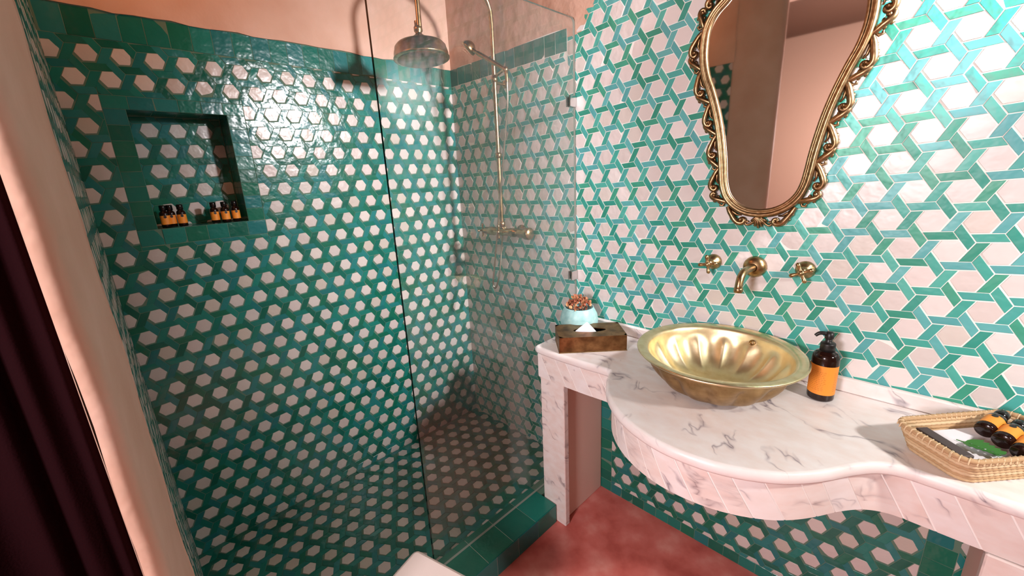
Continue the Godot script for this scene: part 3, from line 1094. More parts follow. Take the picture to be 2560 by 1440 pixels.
# ------------------------------------------------------------------ mirror
func build_mirror() -> void:
	var cx := 1.577
	var mr := base("ornate_mirror", Vector3(cx, 1.35, 0.0))
	tag(mr, "pear shaped wall mirror in a gilded brass frame of curling acanthus scrolls", "mirror")
	var half := [Vector2(0.0, 1.403), Vector2(0.034, 1.408), Vector2(0.066, 1.424), Vector2(0.090, 1.450), Vector2(0.1025, 1.482), Vector2(0.1085, 1.52), Vector2(0.1135, 1.565), Vector2(0.122, 1.62), Vector2(0.133, 1.675), Vector2(0.148, 1.73), Vector2(0.167, 1.785), Vector2(0.185, 1.83), Vector2(0.195, 1.875), Vector2(0.197, 1.92), Vector2(0.191, 1.965), Vector2(0.172, 2.0), Vector2(0.14, 2.028), Vector2(0.118, 2.06), Vector2(0.108, 2.10), Vector2(0.092, 2.14), Vector2(0.055, 2.175), Vector2(0.0, 2.19)]
	var hp := spline(half, 6)
	var loop := PackedVector2Array()
	for q in hp: loop.append(Vector2(q.x, q.y - 1.35))
	for i in range(hp.size() - 2, 0, -1): loop.append(Vector2(-hp[i].x, hp[i].y - 1.35))
	var b := Builder.new()
	b.prism(inset(loop, -0.006), 0.012, 0.016)
	part("mirror_glass", b.done(), M.mirror, mr)
	# moulding: swept section, two rounds with a bead between
	var sec := [Vector2(-0.003, 0.012), Vector2(-0.002, 0.022), Vector2(0.002, 0.0275), Vector2(0.006, 0.0265), Vector2(0.008, 0.023), Vector2(0.011, 0.027), Vector2(0.016, 0.0305), Vector2(0.0215, 0.028), Vector2(0.0245, 0.021), Vector2(0.025, 0.005)]
	b = Builder.new()
	b.group(1)
	var rings := []
	for i in loop.size():
		var t: Vector2 = (loop[(i + 1) % loop.size()] - loop[(i + loop.size() - 1) % loop.size()]).normalized()
		var nr := Vector2(t.y, -t.x)
		var ring := []
		for s in sec: ring.append(Vector3(loop[i].x + nr.x * s.x, loop[i].y + nr.y * s.x, s.y))
		rings.append(ring)
	for i in rings.size():
		var j := (i + 1) % rings.size()
		for k in sec.size() - 1: b.q(rings[i][k + 1], rings[i][k], rings[j][k], rings[j][k + 1])
	b.group(-1)
	part("frame_moulding", b.done(), M.gilt, mr)
	b = Builder.new()
	b.prism(inset(loop, -0.02), 0.0035, 0.0115)
	part("back_board", b.done(), M.box_brass, mr)
	# scrolls, in (along the frame, outward) coordinates, one mesh for each hand
	var big := {}
	var small := {}
	for hand in [1.0, -1.0]:
		b = Builder.new()
		var pts := []
		var rad := []
		for q in [[-0.040, -0.002, 0.0045], [-0.028, 0.008, 0.006], [-0.014, 0.017, 0.0065], [0.0, 0.025, 0.007], [0.013, 0.029, 0.0065], [0.024, 0.026, 0.006], [0.029, 0.018, 0.0055], [0.025, 0.011, 0.005], [0.018, 0.011, 0.0045], [0.016, 0.016, 0.004]]:
			pts.append(Vector3(q[0] * hand, q[1], 0.014 + q[2] * 0.6))
			rad.append(q[2] * 1.3)
		b.tube(spline(pts, 3), spline(rad, 3), 8)
		b.ball(Vector3(0.0165 * hand, 0.0165, 0.018), Vector3(0.0062, 0.0062, 0.006), 10, 6)
		# leaf lobes on the outer edge
		for q in [[-0.022, 0.017, 0.004], [-0.008, 0.027, 0.0045], [0.008, 0.034, 0.004]]:
			b.ball(Vector3(q[0] * hand, q[1], 0.014), Vector3(0.0085, q[2], 0.004), 8, 5)
		b.tube([Vector3(-0.034 * hand, 0.0, 0.012), Vector3(-0.018 * hand, 0.006, 0.015), Vector3(0.0, 0.008, 0.015), Vector3(0.010 * hand, 0.004, 0.012)], [0.003, 0.0045, 0.004, 0.0025], 7)
		big[hand] = b.done()
		b = Builder.new()
		pts = []
		rad = []
		for q in [[0.016, -0.003, 0.0045], [0.008, 0.005, 0.0058], [-0.001, 0.013, 0.0066], [-0.010, 0.022, 0.007], [-0.020, 0.029, 0.0062], [-0.029, 0.029, 0.0054], [-0.033, 0.022, 0.0048], [-0.028, 0.017, 0.0042], [-0.022, 0.020, 0.0038]]:
			pts.append(Vector3(q[0] * hand, q[1], 0.013 + q[2] * 0.6))
			rad.append(q[2] * 1.3)
		b.tube(spline(pts, 3), spline(rad, 3), 8)
		b.ball(Vector3(-0.024 * hand, 0.021, 0.019), Vector3(0.0062, 0.0062, 0.006), 10, 6)
		for q in [[0.002, 0.019, 0.0046], [-0.008, 0.030, 0.0046], [-0.012, 0.012, 0.004]]:
			b.ball(Vector3(q[0] * hand, q[1], 0.014), Vector3(0.0075, q[2], 0.0042), 8, 5)
		b.tube([Vector3(0.014 * hand, 0.004, 0.013), Vector3(0.020 * hand, 0.013, 0.014), Vector3(0.016 * hand, 0.020, 0.014), Vector3(0.010 * hand, 0.018, 0.013)], [0.0035, 0.0045, 0.004, 0.003], 7)
		small[hand] = b.done()
	var rim := []
	for q in hp: rim.append(Vector2(q.x, q.y - 1.35))
	var rs := resample(rim, 0.004)
	var pos := 0.052
	var length: float = 0.004 * (rs.size() - 1)
	while pos < length - 0.06:
		for e in [[pos, 0], [pos + 0.056, 1]]:
			var i := clampi(int(e[0] / 0.004), 1, rs.size() - 2)
			var t: Vector2 = (rs[i + 1] - rs[i - 1]).normalized()
			var nr := Vector2(t.y, -t.x)
			var at: Vector2 = rs[i] + nr * 0.024
			for side in [1.0, -1.0]:
				var X: Vector3 = Vector3(t.x * side, t.y, 0) * side
				var Y: Vector3 = Vector3(nr.x * side, nr.y, 0)
				# keep a right-handed frame: along the frame downwards on one side, upwards on the other
				var Z: Vector3 = X.cross(Y)
				if Z.z < 0.0:
					X = -X
				var hand: float = -1.0 if X.y > 0.0 else 1.0
				part("scroll", (big if e[1] == 0 else small)[hand], M.gilt, mr, Transform3D(Basis(X, Y, Vector3(0, 0, 1)), Vector3(at.x * side, at.y, 0)))
		pos += 0.108
	# shell at the foot
	b = Builder.new()
	for i in range(-3, 4):
		var a := deg_to_rad(-90.0 + i * 17.0)
		var d := Vector3(cos(a), sin(a), 0)
		var ln := 0.036 - 0.0035 * absf(i)
		b.tube([Vector3(0, 0.034, 0.013), Vector3(0, 0.034, 0.014) + d * ln * 0.6 + Vector3(0, 0, 0.006), Vector3(0, 0.034, 0.013) + d * ln, Vector3(0, 0.034, 0.009) + d * (ln + 0.004)], [0.003, 0.0045, 0.0042, 0.0015], 8)
	for s in [1.0, -1.0]:
		b.tube(spline([Vector3(0.006 * s, 0.026, 0.013), Vector3(0.020 * s, 0.010, 0.016), Vector3(0.032 * s, 0.004, 0.016), Vector3(0.038 * s, 0.010, 0.016), Vector3(0.034 * s, 0.016, 0.016), Vector3(0.029 * s, 0.013, 0.015)], 3), 0.0036, 7)
	part("shell", b.done(), M.gilt, mr)

# ------------------------------------------------------------------ basin taps
func build_taps() -> void:
	var out := Transform3D(Basis(Vector3(1, 0, 0), Vector3(0, 0, 1), Vector3(0, -1, 0)), Vector3.ZERO)   # lathe axis along +z
	for e in [[1.446, 1.218, "left of the brass spout", 10.0], [1.718, 1.222, "right of the brass spout", 24.0]]:
		var t := base("basin_tap", Vector3(e[0], e[1], 0.0))
		tag(t, "brass cross handle tap on the tiled wall, " + e[2], "tap", "brass basin taps")
		var b := Builder.new()
		b.lathe([Vector2(0.0, 0.0015), Vector2(0.026, 0.0015), Vector2(0.0275, 0.004), Vector2(0.0265, 0.010), Vector2(0.022, 0.018), Vector2(0.015, 0.024), Vector2(0.0115, 0.028), Vector2(0.0105, 0.04), Vector2(0.012, 0.046), Vector2(0.012, 0.052), Vector2(0.0, 0.053)], 28, out)
		part("escutcheon", b.done(), M.brass_antique, t)
		b = Builder.new()
		var c := Vector3(0, 0, 0.058)
		for k in 4:
			var a := deg_to_rad(e[3] + 90.0 * k)
			var d := Vector3(cos(a), sin(a), 0)
			b.tube([c, c + d * 0.012, c + d * 0.022, c + d * 0.027, c + d * 0.031, c + d * 0.033], [0.0065, 0.0045, 0.006, 0.0068, 0.005, 0.0015], 12)
		b.ball(c, Vector3(0.0095, 0.0095, 0.0085), 16, 10)
		b.ball(c + Vector3(0, 0, 0.009), Vector3(0.0055, 0.0055, 0.003), 12, 6)
		part("cross_handle", b.done(), M.brass_antique, t)
	var s := base("basin_spout", Vector3(1.579, 1.216, 0.0))
	tag(s, "curved brass wall spout above the basin, on a round rose", "spout")
	var b := Builder.new()
	b.lathe([Vector2(0.0, 0.0015), Vector2(0.033, 0.0015), Vector2(0.0355, 0.005), Vector2(0.0345, 0.014), Vector2(0.030, 0.022), Vector2(0.022, 0.028), Vector2(0.0135, 0.031)], 32, out)
	part("rose", b.done(), M.brass_antique, s)
	b = Builder.new()
	b.tube(spline([Vector3(0, 0.0, 0.025), Vector3(0, 0.002, 0.06), Vector3(0, 0.004, 0.095), Vector3(0, 0.001, 0.124), Vector3(0, -0.012, 0.145), Vector3(0, -0.032, 0.154), Vector3(0, -0.042, 0.155)], 6), 0.0112, 18)
	part("spout_pipe", b.done(), M.brass_antique, s)
	b = Builder.new()
	b.lathe([Vector2(0.0, -0.055), Vector2(0.0118, -0.055), Vector2(0.0132, -0.053), Vector2(0.0132, -0.043), Vector2(0.0118, -0.040), Vector2(0.011, -0.040)], 24, Transform3D(Basis.IDENTITY, Vector3(0, 0, 0.155)))
	part("outlet_ring", b.done(), M.brass_antique, s)

# ------------------------------------------------------------------ basin
func build_basin() -> void:
	var bn := base("brass_basin", Vector3(1.563, 0.8605, 0.245))
	tag(bn, "round hammered brass vessel basin with fluted sides and a wide flat rim", "basin")
	var lobes := 14.0
	var flute := func(p: Vector2, a: float) -> float:
		var t := p.y / 0.13
		var amt := 0.085 * smoothstep(0.86, 0.60, t) * smoothstep(0.02, 0.25, t)
		return p.x * (1.0 + amt * (absf(sin(a * lobes / 2.0)) - 0.72))
	var prof := [Vector2(0.0, 0.006), Vector2(0.05, 0.007), Vector2(0.09, 0.010), Vector2(0.115, 0.016), Vector2(0.135, 0.026), Vector2(0.153, 0.040), Vector2(0.169, 0.058), Vector2(0.182, 0.076), Vector2(0.191, 0.092), Vector2(0.197, 0.106), Vector2(0.200, 0.118), Vector2(0.203, 0.127), Vector2(0.207, 0.131)]
	var b := Builder.new()
	var inner := []
	for q in spline(prof, 3): inner.append(q)
	inner.reverse()
	b.lathe(inner, 168, Transform3D.IDENTITY, 1, flute)
	part("bowl_inside", b.done(), M.brass_bowl, bn)
	b = Builder.new()
	var outer := []
	for q in spline(prof, 3): outer.append(Vector2(q.x + (0.004 if q.x > 0.001 else 0.0), q.y - 0.0055))
	b.lathe(outer, 168, Transform3D.IDENTITY, 1, flute)
	part("bowl_outside", b.done(), M.brass_outside, bn)
	b = Builder.new()
	b.lathe([Vector2(0.211, 0.1255), Vector2(0.230, 0.1285), Vector2(0.2365, 0.1295), Vector2(0.2385, 0.1325), Vector2(0.2365, 0.1358), Vector2(0.230, 0.1365), Vector2(0.212, 0.1345), Vector2(0.207, 0.131)], 96)
	part("rim", b.done(), M.brass_rim, bn)
	b = Builder.new()
	var ov := Vector3(0.045, 0.108, -0.186)
	var dir := Vector3(-ov.x, 0.03, -ov.z).normalized()
	var sx := dir.cross(Vector3.UP).normalized()
	b.lathe([Vector2(0.004, -0.004), Vector2(0.0065, 0.0), Vector2(0.0095, 0.001), Vector2(0.0098, -0.003)], 20, Transform3D(Basis(sx, dir, sx.cross(dir)), ov))
	part("overflow_ring", b.done(), M.brass_outside, bn)
	b = Builder.new()
	b.lathe([Vector2(0.0, 0.0062), Vector2(0.0, 0.0125), Vector2(0.018, 0.0125), Vector2(0.024, 0.0110), Vector2(0.026, 0.0075)].slice(1), 28)
	part("drain", b.done(), M.brass_outside, bn)

# ------------------------------------------------------------------ things on the worktop
func label_texture() -> ImageTexture:
	var im := Image.create(512, 192, false, Image.FORMAT_RGB8)
	im.fill(c8(240, 146, 48))
	var r := RandomNumberGenerator.new()
	r.seed = 12
	for p in 3:
		for k in 11:
			var y := 40 + k * 12
			var x := 24 + p * 170
			while x < 24 + p * 170 + 110:
				var w := r.randi_range(5, 16)
				im.fill_rect(Rect2i(x, y, w, 3), c8(206, 112, 30))
				x += w + 5
	im.fill_rect(Rect2i(0, 20, 28, 64), c8(30, 18, 14))
	im.fill_rect(Rect2i(484, 20, 28, 64), c8(30, 18, 14))
	return ImageTexture.create_from_image(im)

func wrap_label(b: Builder, r: float, y0: float, y1: float, turn: float, n := 40) -> void:
	b.group(1)
	for k in n:
		var a0 := TAU * k / n
		var a1 := TAU * (k + 1) / n
		var p := Vector3(r * cos(a0 + turn), y0, -r * sin(a0 + turn))
		var q := Vector3(r * cos(a1 + turn), y0, -r * sin(a1 + turn))
		var h := Vector3(0, y1 - y0, 0)
		var u0 := k / float(n)
		var u1 := (k + 1) / float(n)
		b.tuv(p, q, q + h, Vector2(u0, 1), Vector2(u1, 1), Vector2(u1, 0))
		b.tuv(p, q + h, p + h, Vector2(u0, 1), Vector2(u1, 0), Vector2(u0, 0))
	b.group(-1)

func small_bottle(called: String, xf: Transform3D, label: String, group: String) -> Node3D:
	var o := base(called)
	o.transform = xf
	tag(o, label, "bottle", group)
	if not whole.has("sb"):
		var b := Builder.new()
		b.lathe([Vector2(0.0, 0.0), Vector2(0.0145, 0.0), Vector2(0.016, 0.002), Vector2(0.016, 0.052), Vector2(0.0145, 0.058), Vector2(0.0095, 0.063), Vector2(0.0085, 0.066)], 24)
		var l := Builder.new()
		l.lathe([Vector2(0.0163, 0.012), Vector2(0.0163, 0.046)], 24)
		var c := Builder.new()
		c.lathe([Vector2(0.0095, 0.064), Vector2(0.0115, 0.065), Vector2(0.0115, 0.083), Vector2(0.0100, 0.085), Vector2(0.0, 0.085)], 24)
		var d := Builder.new()
		d.lathe([Vector2(0.0, 0.0004), Vector2(0.0052, 0.0004), Vector2(0.0052, 0.0)].slice(0, 2), 12, Transform3D(Basis(Vector3(1, 0, 0), Vector3(0, 0, 1), Vector3(0, -1, 0)), Vector3(0, 0.041, 0.0161)))
		whole["sb"] = [b.done(), l.done(), c.done(), d.done()]
	var s: Array = whole["sb"]
	part("bottle_body", s[0], M.amber, o)
	var lb := part("paper_label", s[1], M.orange, o)
	part("emblem", s[3], M.black_matte, lb)
	part("cap", s[2], M.black, o)
	return o

func build_counter_things() -> void:
	var top := 0.8605
	# --- soap dispenser
	var sd := base("soap_dispenser", Vector3(1.813, top, 0.098))
	tag(sd, "dark pump bottle with an orange label standing right of the brass basin", "soap bottle")
	var b := Builder.new()
	b.lathe([Vector2(0.0, 0.0), Vector2(0.029, 0.0), Vector2(0.0325, 0.003), Vector2(0.0335, 0.008), Vector2(0.0335, 0.128), Vector2(0.032, 0.138), Vector2(0.026, 0.147), Vector2(0.018, 0.151), Vector2(0.0165, 0.155)], 40)
	part("bottle_body", b.done(), M.amber, sd)
	b = Builder.new()
	wrap_label(b, 0.0338, 0.022, 0.112, deg_to_rad(-170.0))
	var lm := mat(Color.WHITE, 0.5)
	lm.albedo_texture = label_texture()
	part("paper_label", b.done(), lm, sd)
	b = Builder.new()
	b.lathe([Vector2(0.0, 0.150), Vector2(0.0185, 0.150), Vector2(0.0185, 0.172), Vector2(0.0175, 0.175), Vector2(0.010, 0.177), Vector2(0.0085, 0.180), Vector2(0.0085, 0.192), Vector2(0.0, 0.192)], 28)
	part("collar", b.done(), M.black_matte, sd)
	b = Builder.new()
	var nd := Vector3(-0.80, 0, 0.35).normalized()
	b.lathe([Vector2(0.0, 0.188), Vector2(0.0105, 0.188), Vector2(0.0115, 0.192), Vector2(0.0105, 0.206), Vector2(0.006, 0.209), Vector2(0.0, 0.2095)], 20)
	b.tube(spline([Vector3(0, 0.200, 0), Vector3(0, 0.203, 0) + nd * 0.014, Vector3(0, 0.202, 0) + nd * 0.025, Vector3(0, 0.194, 0) + nd * 0.034], 4), [0.0065, 0.0065, 0.006, 0.006, 0.006, 0.0058, 0.0055, 0.0055, 0.0052, 0.005, 0.0048, 0.0046, 0.0042], 12)
	part("pump_head", b.done(), M.black_matte, sd)
	# --- tissue box and the tissue in its slot
	var fx := Vector3(0.186, 0, -0.191).normalized()
	var fz := Vector3(fx.z, 0, -fx.x) * -1.0
	var tb := base("tissue_box", Vector3(1.055, top, 0.200), Basis(fx, Vector3.UP, fx.cross(Vector3.UP)))
	tag(tb, "worn brass tissue box on the left end of the marble top", "tissue box")
	var hx := 0.133
	var hz := 0.074
	var h := 0.0635
	b = Builder.new()
	b.box(Vector3(-hx, 0.0, hz - 0.003), Vector3(hx, h, hz), 0.001)
	b.box(Vector3(-hx, 0.0, -hz), Vector3(hx, h, -hz + 0.003), 0.001)
	b.box(Vector3(-hx, 0.0, -hz + 0.003), Vector3(-hx + 0.003, h, hz - 0.003), 0.001)
	b.box(Vector3(hx - 0.003, 0.0, -hz + 0.003), Vector3(hx, h, hz - 0.003), 0.001)
	part("box_sides", b.done(), M.box_brass, tb)
	b = Builder.new()     # lid with an oval slot
	var n := 48
	for s in [[h + 0.002, 1.0], [h - 0.001, -1.0]]:
		for k in n:
			var q := []
			for e in [k, k + 1]:
				var a: float = TAU * e / n
				var c := Vector2(cos(a), sin(a))
				var sc := minf((hx + 0.001) / maxf(absf(c.x), 1e-6), (hz + 0.001) / maxf(absf(c.y), 1e-6))
				q.append([Vector3(0.066 * c.x, s[0], -0.024 * c.y), Vector3(c.x * sc, s[0], -c.y * sc)])
			if s[1] > 0: b.q(q[0][0], q[0][1], q[1][1], q[1][0])
			else: b.q(q[0][1], q[0][0], q[1][0], q[1][1])
			if s[1] > 0:
				var dn := Vector3(0, -0.003, 0)
				b.q(q[0][1] + dn, q[1][1] + dn, q[1][1], q[0][1])
				b.q(q[1][0] + dn, q[0][0] + dn, q[0][0], q[1][0])
	for sgn in [[1.0, 1.0], [1.0, -1.0], [-1.0, 1.0], [-1.0, -1.0]]:      # fill the corners that the fan cuts off
		var cs := Vector3(sgn[0] * (hx + 0.001), h + 0.002, sgn[1] * (hz + 0.001))
		var a0 := Vector3(cs.x, cs.y, cs.z - sgn[1] * 0.02)
		var a1 := Vector3(cs.x - sgn[0] * 0.02, cs.y, cs.z)
		if sgn[0] * sgn[1] > 0: b.t(cs, a0, a1)
		else: b.t(cs, a1, a0)
	part("lid", b.done(), M.box_brass, tb)
	part("inside_shade", box_mesh(Vector3(-hx + 0.004, 0.002, -hz + 0.004), Vector3(hx - 0.004, 0.04, hz - 0.004)), M.dark, tb)  # near-black block standing in for the shade inside the box
	b = Builder.new()
	b.box(Vector3(-hx - 0.0015, 0.0, hz), Vector3(hx + 0.0015, 0.004, hz + 0.0015), 0.0005)
	b.box(Vector3(-hx - 0.0015, 0.0, -hz), Vector3(-hx, 0.004, hz), 0.0005)
	part("foot_rim", b.done(), M.brass_outside, tb)
	var ti := base("tissue", tb.position + tb.basis * Vector3(-0.022, 0.046, 0.004), tb.basis)
	tag(ti, "white paper tissue peaking out of the slot of the brass box", "tissue")
	b = Builder.new()
	b.group(1)
	var rows := 10
	var cols := 14
	var pt := func(i: int, j: int, side: float) -> Vector3:
		var u := j / float(cols) * 2.0 - 1.0
		var t := i / float(rows)
		var wd := lerpf(0.056, 0.0015, pow(t, 1.15))
		var y := 0.056 * t
		return Vector3(u * wd + 0.010 * t, y, 0.010 * sin(u * 3.2) * (1.0 - t) + side * 0.0035 * (1.0 - absf(u)) * (1.0 - t) + 0.004 * t)
	for side in [1.0, -1.0]:
		for i in rows:
			for j in cols:
				var a: Vector3 = pt.call(i, j, side)
				var c: Vector3 = pt.call(i, j + 1, side)
				var d: Vector3 = pt.call(i + 1, j + 1, side)
				var e: Vector3 = pt.call(i + 1, j, side)
				if side > 0: b.q(a, c, d, e)
				else: b.q(c, a, e, d)
	part("sheet", b.done(), M.tissue, ti)
	# --- vase with dried flowers
	var vc := Vector3(0.940, top, 0.116)
	var vs := base("flower_vase", vc)
	tag(vs, "round pale blue textured vase behind the tissue box", "vase")
	b = Builder.new()
	b.lathe([Vector2(0.0, 0.0), Vector2(0.042, 0.0), Vector2(0.058, 0.008), Vector2(0.074, 0.026), Vector2(0.0815, 0.048), Vector2(0.0825, 0.068), Vector2(0.078, 0.090), Vector2(0.070, 0.108), Vector2(0.0645, 0.117), Vector2(0.0625, 0.123), Vector2(0.059, 0.121), Vector2(0.058, 0.112), Vector2(0.064, 0.09)], 56, Transform3D.IDENTITY, 1,
		func(p: Vector2, a: float) -> float: return p.x * (1.0 + 0.012 * sin(a * 9.0 + p.y * 150.0) * smoothstep(0.125, 0.10, p.y)))
	part("vase_body", b.done(), M.vase, vs)
	var df := base("dried_flowers", vc + Vector3(0, 0.10, 0))
	tag(df, "bunch of curled rust coloured dried flowers in the pale blue vase", "dried flowers")
	var r := RandomNumberGenerator.new()
	r.seed = 5
	var petals := []
	for k in 3: petals.append(Builder.new())
	for k in 150:
		var a := r.randf() * TAU
		var rr := 0.052 * sqrt(r.randf())
		var c := Vector3(rr * cos(a), 0.010 + 0.050 * (1.0 - pow(rr / 0.062, 2.0)) * r.randf_range(0.6, 1.15), rr * sin(a))
		var bas := Basis.from_euler(Vector3(r.randf_range(-1.0, 1.0), r.randf() * TAU, r.randf_range(-1.0, 1.0)))
		var bb: Builder = petals[k % 3]
		bb.group(1)
		var ln := r.randf_range(0.010, 0.018)
		var prev := []
		for i in 5:
			var t := i / 4.0
			var w := 0.0065 * sin(PI * clampf(t * 0.85 + 0.12, 0.0, 1.0))
			var y := ln * t
			var z := 0.007 * t * t
			var row := [c + bas * Vector3(-w, y, z + 0.003), c + bas * Vector3(0, y, z), c + bas * Vector3(w, y, z + 0.003)]
			if i > 0:
				for j in 2:
					bb.q(prev[j], prev[j + 1], row[j + 1], row[j])
			prev = row
		bb.group(-1)
	for k in 3:
		var o := part("petals", petals[k].done(), M.petal[k], df)
		o.set_meta("kind", "stuff")
	b = Builder.new()
	for k in 12:
		var a := TAU * k / 12.0
		b.tube([Vector3(0.01 * cos(a), -0.085, 0.01 * sin(a)), Vector3(0.03 * cos(a), -0.03, 0.03 * sin(a)), Vector3(0.036 * cos(a), 0.025, 0.036 * sin(a))], 0.0016, 6)
	part("stems", b.done(), M.petal[1], df)
	# --- woven basket
	var e1 := Vector3(0.66, 0, -0.75).normalized()
	var e2 := e1.cross(Vector3.UP)     # towards the room, right
	var bk := base("woven_basket", Vector3(2.136, top, 0.185), Basis(e2, Vector3.UP, e2.cross(Vector3.UP)))
	tag(bk, "shallow woven straw basket at the right end of the marble top", "basket")
	var ring := func(hw: float, hl: float, rad: float) -> Array:
		var out := []
		for c in [[1, -1, -90], [1, 1, 0], [-1, 1, 90], [-1, -1, 180]]:
			for i in 9:
				var a := deg_to_rad(c[2] + 90.0 * i / 8.0)
				out.append(Vector2(c[0] * (hw - rad) + rad * cos(a), c[1] * (hl - rad) + rad * sin(a)))
		return out
	var courses := 8
	for k in courses:
		b = Builder.new()
		var t := k / float(courses - 1)
		var rp: Array = resample(ring.call(lerpf(0.066, 0.080, t), lerpf(0.128, 0.146, t), 0.03) + [ring.call(lerpf(0.066, 0.080, t), lerpf(0.128, 0.146, t), 0.03)[0]], 0.005)
		var coil := []
		var rads := []
		for i in rp.size():
			coil.append(Vector3(rp[i].x, 0.006 + 0.0082 * k, -rp[i].y) + Vector3(0, 0, 0))
			rads.append(0.0046 + 0.0009 * sin(i * 2.4 + k * 1.7) + (0.0012 if k == courses - 1 else 0.0))
		for i in 3:
			coil.append(coil[i] + Vector3(0, 0.0004, 0))
			rads.append(rads[i])
		b.tube(coil, rads, 8, false)
		part("coil", b.done(), M.wicker[k % 3], bk)
	b = Builder.new()
	var basep := PackedVector2Array()
	for q in ring.call(0.066, 0.128, 0.03): basep.append(q)
	b.prism(basep, 0.0, 0.004, Transform3D(Basis(Vector3(1, 0, 0), Vector3(0, 0, -1), Vector3(0, 1, 0)), Vector3.ZERO))
	part("base", b.done(), M.wicker[1], bk)
	b = Builder.new()      # lashing over the rim
	var rimp: Array = resample(ring.call(0.080, 0.146, 0.03) + [ring.call(0.080, 0.146, 0.03)[0]], 0.0135)
	for i in rimp.size():
		var p := Vector3(rimp[i].x, 0.0625, -rimp[i].y)
		var inw := Vector3(-rimp[i].x, 0, rimp[i].y).normalized()
		b.tube([p - inw * 0.0062 + Vector3(0, -0.006, 0), p - inw * 0.004 + Vector3(0, 0.005, 0), p + inw * 0.003 + Vector3(0, 0.006, 0), p + inw * 0.0066 + Vector3(0, -0.005, 0)], 0.0017, 6)
	part("rim_lashing", b.done(), M.wicker[2], bk)
	# things in the basket
	var inb := Transform3D(bk.basis, bk.position)
	b = Builder.new()
	b.box(Vector3(-0.062, 0.005, -0.122), Vector3(0.062, 0.044, 0.118), 0.008)
	var ln := base("folded_cloth", bk.position, bk.basis)
	tag(ln, "folded white cloth filling the straw basket", "cloth")
	part("cloth", b.done(), M.linen, ln)
	b = Builder.new()
	b.box(Vector3(-0.014, 0.0, -0.054), Vector3(0.014, 0.008, 0.054), 0.002)
	var pk := base("comb_pack", inb * Vector3(-0.006, 0.0445, 0.100), bk.basis * Basis(Vector3.UP, deg_to_rad(86.0)))
	tag(pk, "slim dark brown paper pack lying along the near edge inside the basket", "pack")
	part("pack_body", b.done(), M.pack, pk)
	var fern := base("fern_leaf", inb * Vector3(0.016, 0.046, 0.052), Basis(Vector3.UP, deg_to_rad(-25.0)))
	tag(fern, "small green fern sprig lying on the white cloth in the basket", "leaf")
	b = Builder.new()
	b.tube([Vector3(-0.030, 0.001, 0), Vector3(0, 0.006, 0), Vector3(0.042, 0.003, 0)], [0.0012, 0.0011, 0.0006], 6)
	part("stem", b.done(), M.leaf, fern)
	for k in 5:
		for sd2 in [1.0, -1.0]:
			b = Builder.new()
			b.group(1)
			var lnn := 0.034 - 0.0035 * k
			var o := Vector3(-0.014 + 0.0115 * k, 0.0045 + 0.001 * k, 0)
			var dv := Vector3(0.62, 0.30, sd2).normalized()
			var sv := Vector3(1, 0, -0.3 * sd2).normalized()
			for i in 4:
				var t0 := i / 4.0
				var t1 := (i + 1) / 4.0
				var w0 := 0.0075 * sin(PI * (0.1 + 0.9 * t0))
				var w1 := 0.0075 * sin(PI * (0.1 + 0.9 * t1))
				b.q(o + dv * lnn * t0 - sv * w0, o + dv * lnn * t0 + sv * w0, o + dv * lnn * t1 + sv * w1, o + dv * lnn * t1 - sv * w1)
				b.q(o + dv * lnn * t0 + sv * w0 - Vector3(0, 0.0006, 0), o + dv * lnn * t0 - sv * w0 - Vector3(0, 0.0006, 0), o + dv * lnn * t1 - sv * w1 - Vector3(0, 0.0006, 0), o + dv * lnn * t1 + sv * w1 - Vector3(0, 0.0006, 0))
			part("leaflet", b.done(), M.leaf, fern)
	var names := ["small amber bottle with orange label in the basket, leftmost of the three together", "small amber bottle with orange label in the basket, middle of the three lying together", "small amber bottle with orange label in the basket, rightmost of the three together"]
	for k in 3:
		var o0 := Vector3(2.128, 0.927, 0.176) + Vector3(0.025, -0.001, 0.031) * k
		var dr := Vector3(0.036, 0.014, -0.103).normalized()
		var side := dr.cross(Vector3.UP).normalized()
		var zz := side.cross(dr)
		small_bottle("small_bottle", Transform3D(Basis(side, dr, zz).orthonormalized().scaled(Vector3.ONE * 1.13), o0), names[k], "small bottles in the basket")

func build_niche_bottles() -> void:
	var where := ["leftmost of the left trio in the niche", "middle of the left trio in the niche", "right one of the left trio in the niche", "left one of the right trio in the niche", "middle of the right trio in the niche", "rightmost of the right trio, in the niche corner"]
	var z := [1.352, 1.332, 1.302, 1.196, 1.162, 1.124]
	for k in 6:
		small_bottle("small_bottle", Transform3D(Basis(Vector3.UP, PI / 2.0).scaled(Vector3(0.9, 0.95, 0.9)), Vector3(-0.026 - 0.012 * (k % 2), 1.4222, z[k])), "small dark bottle with orange label, " + where[k], "small bottles in the shower niche")

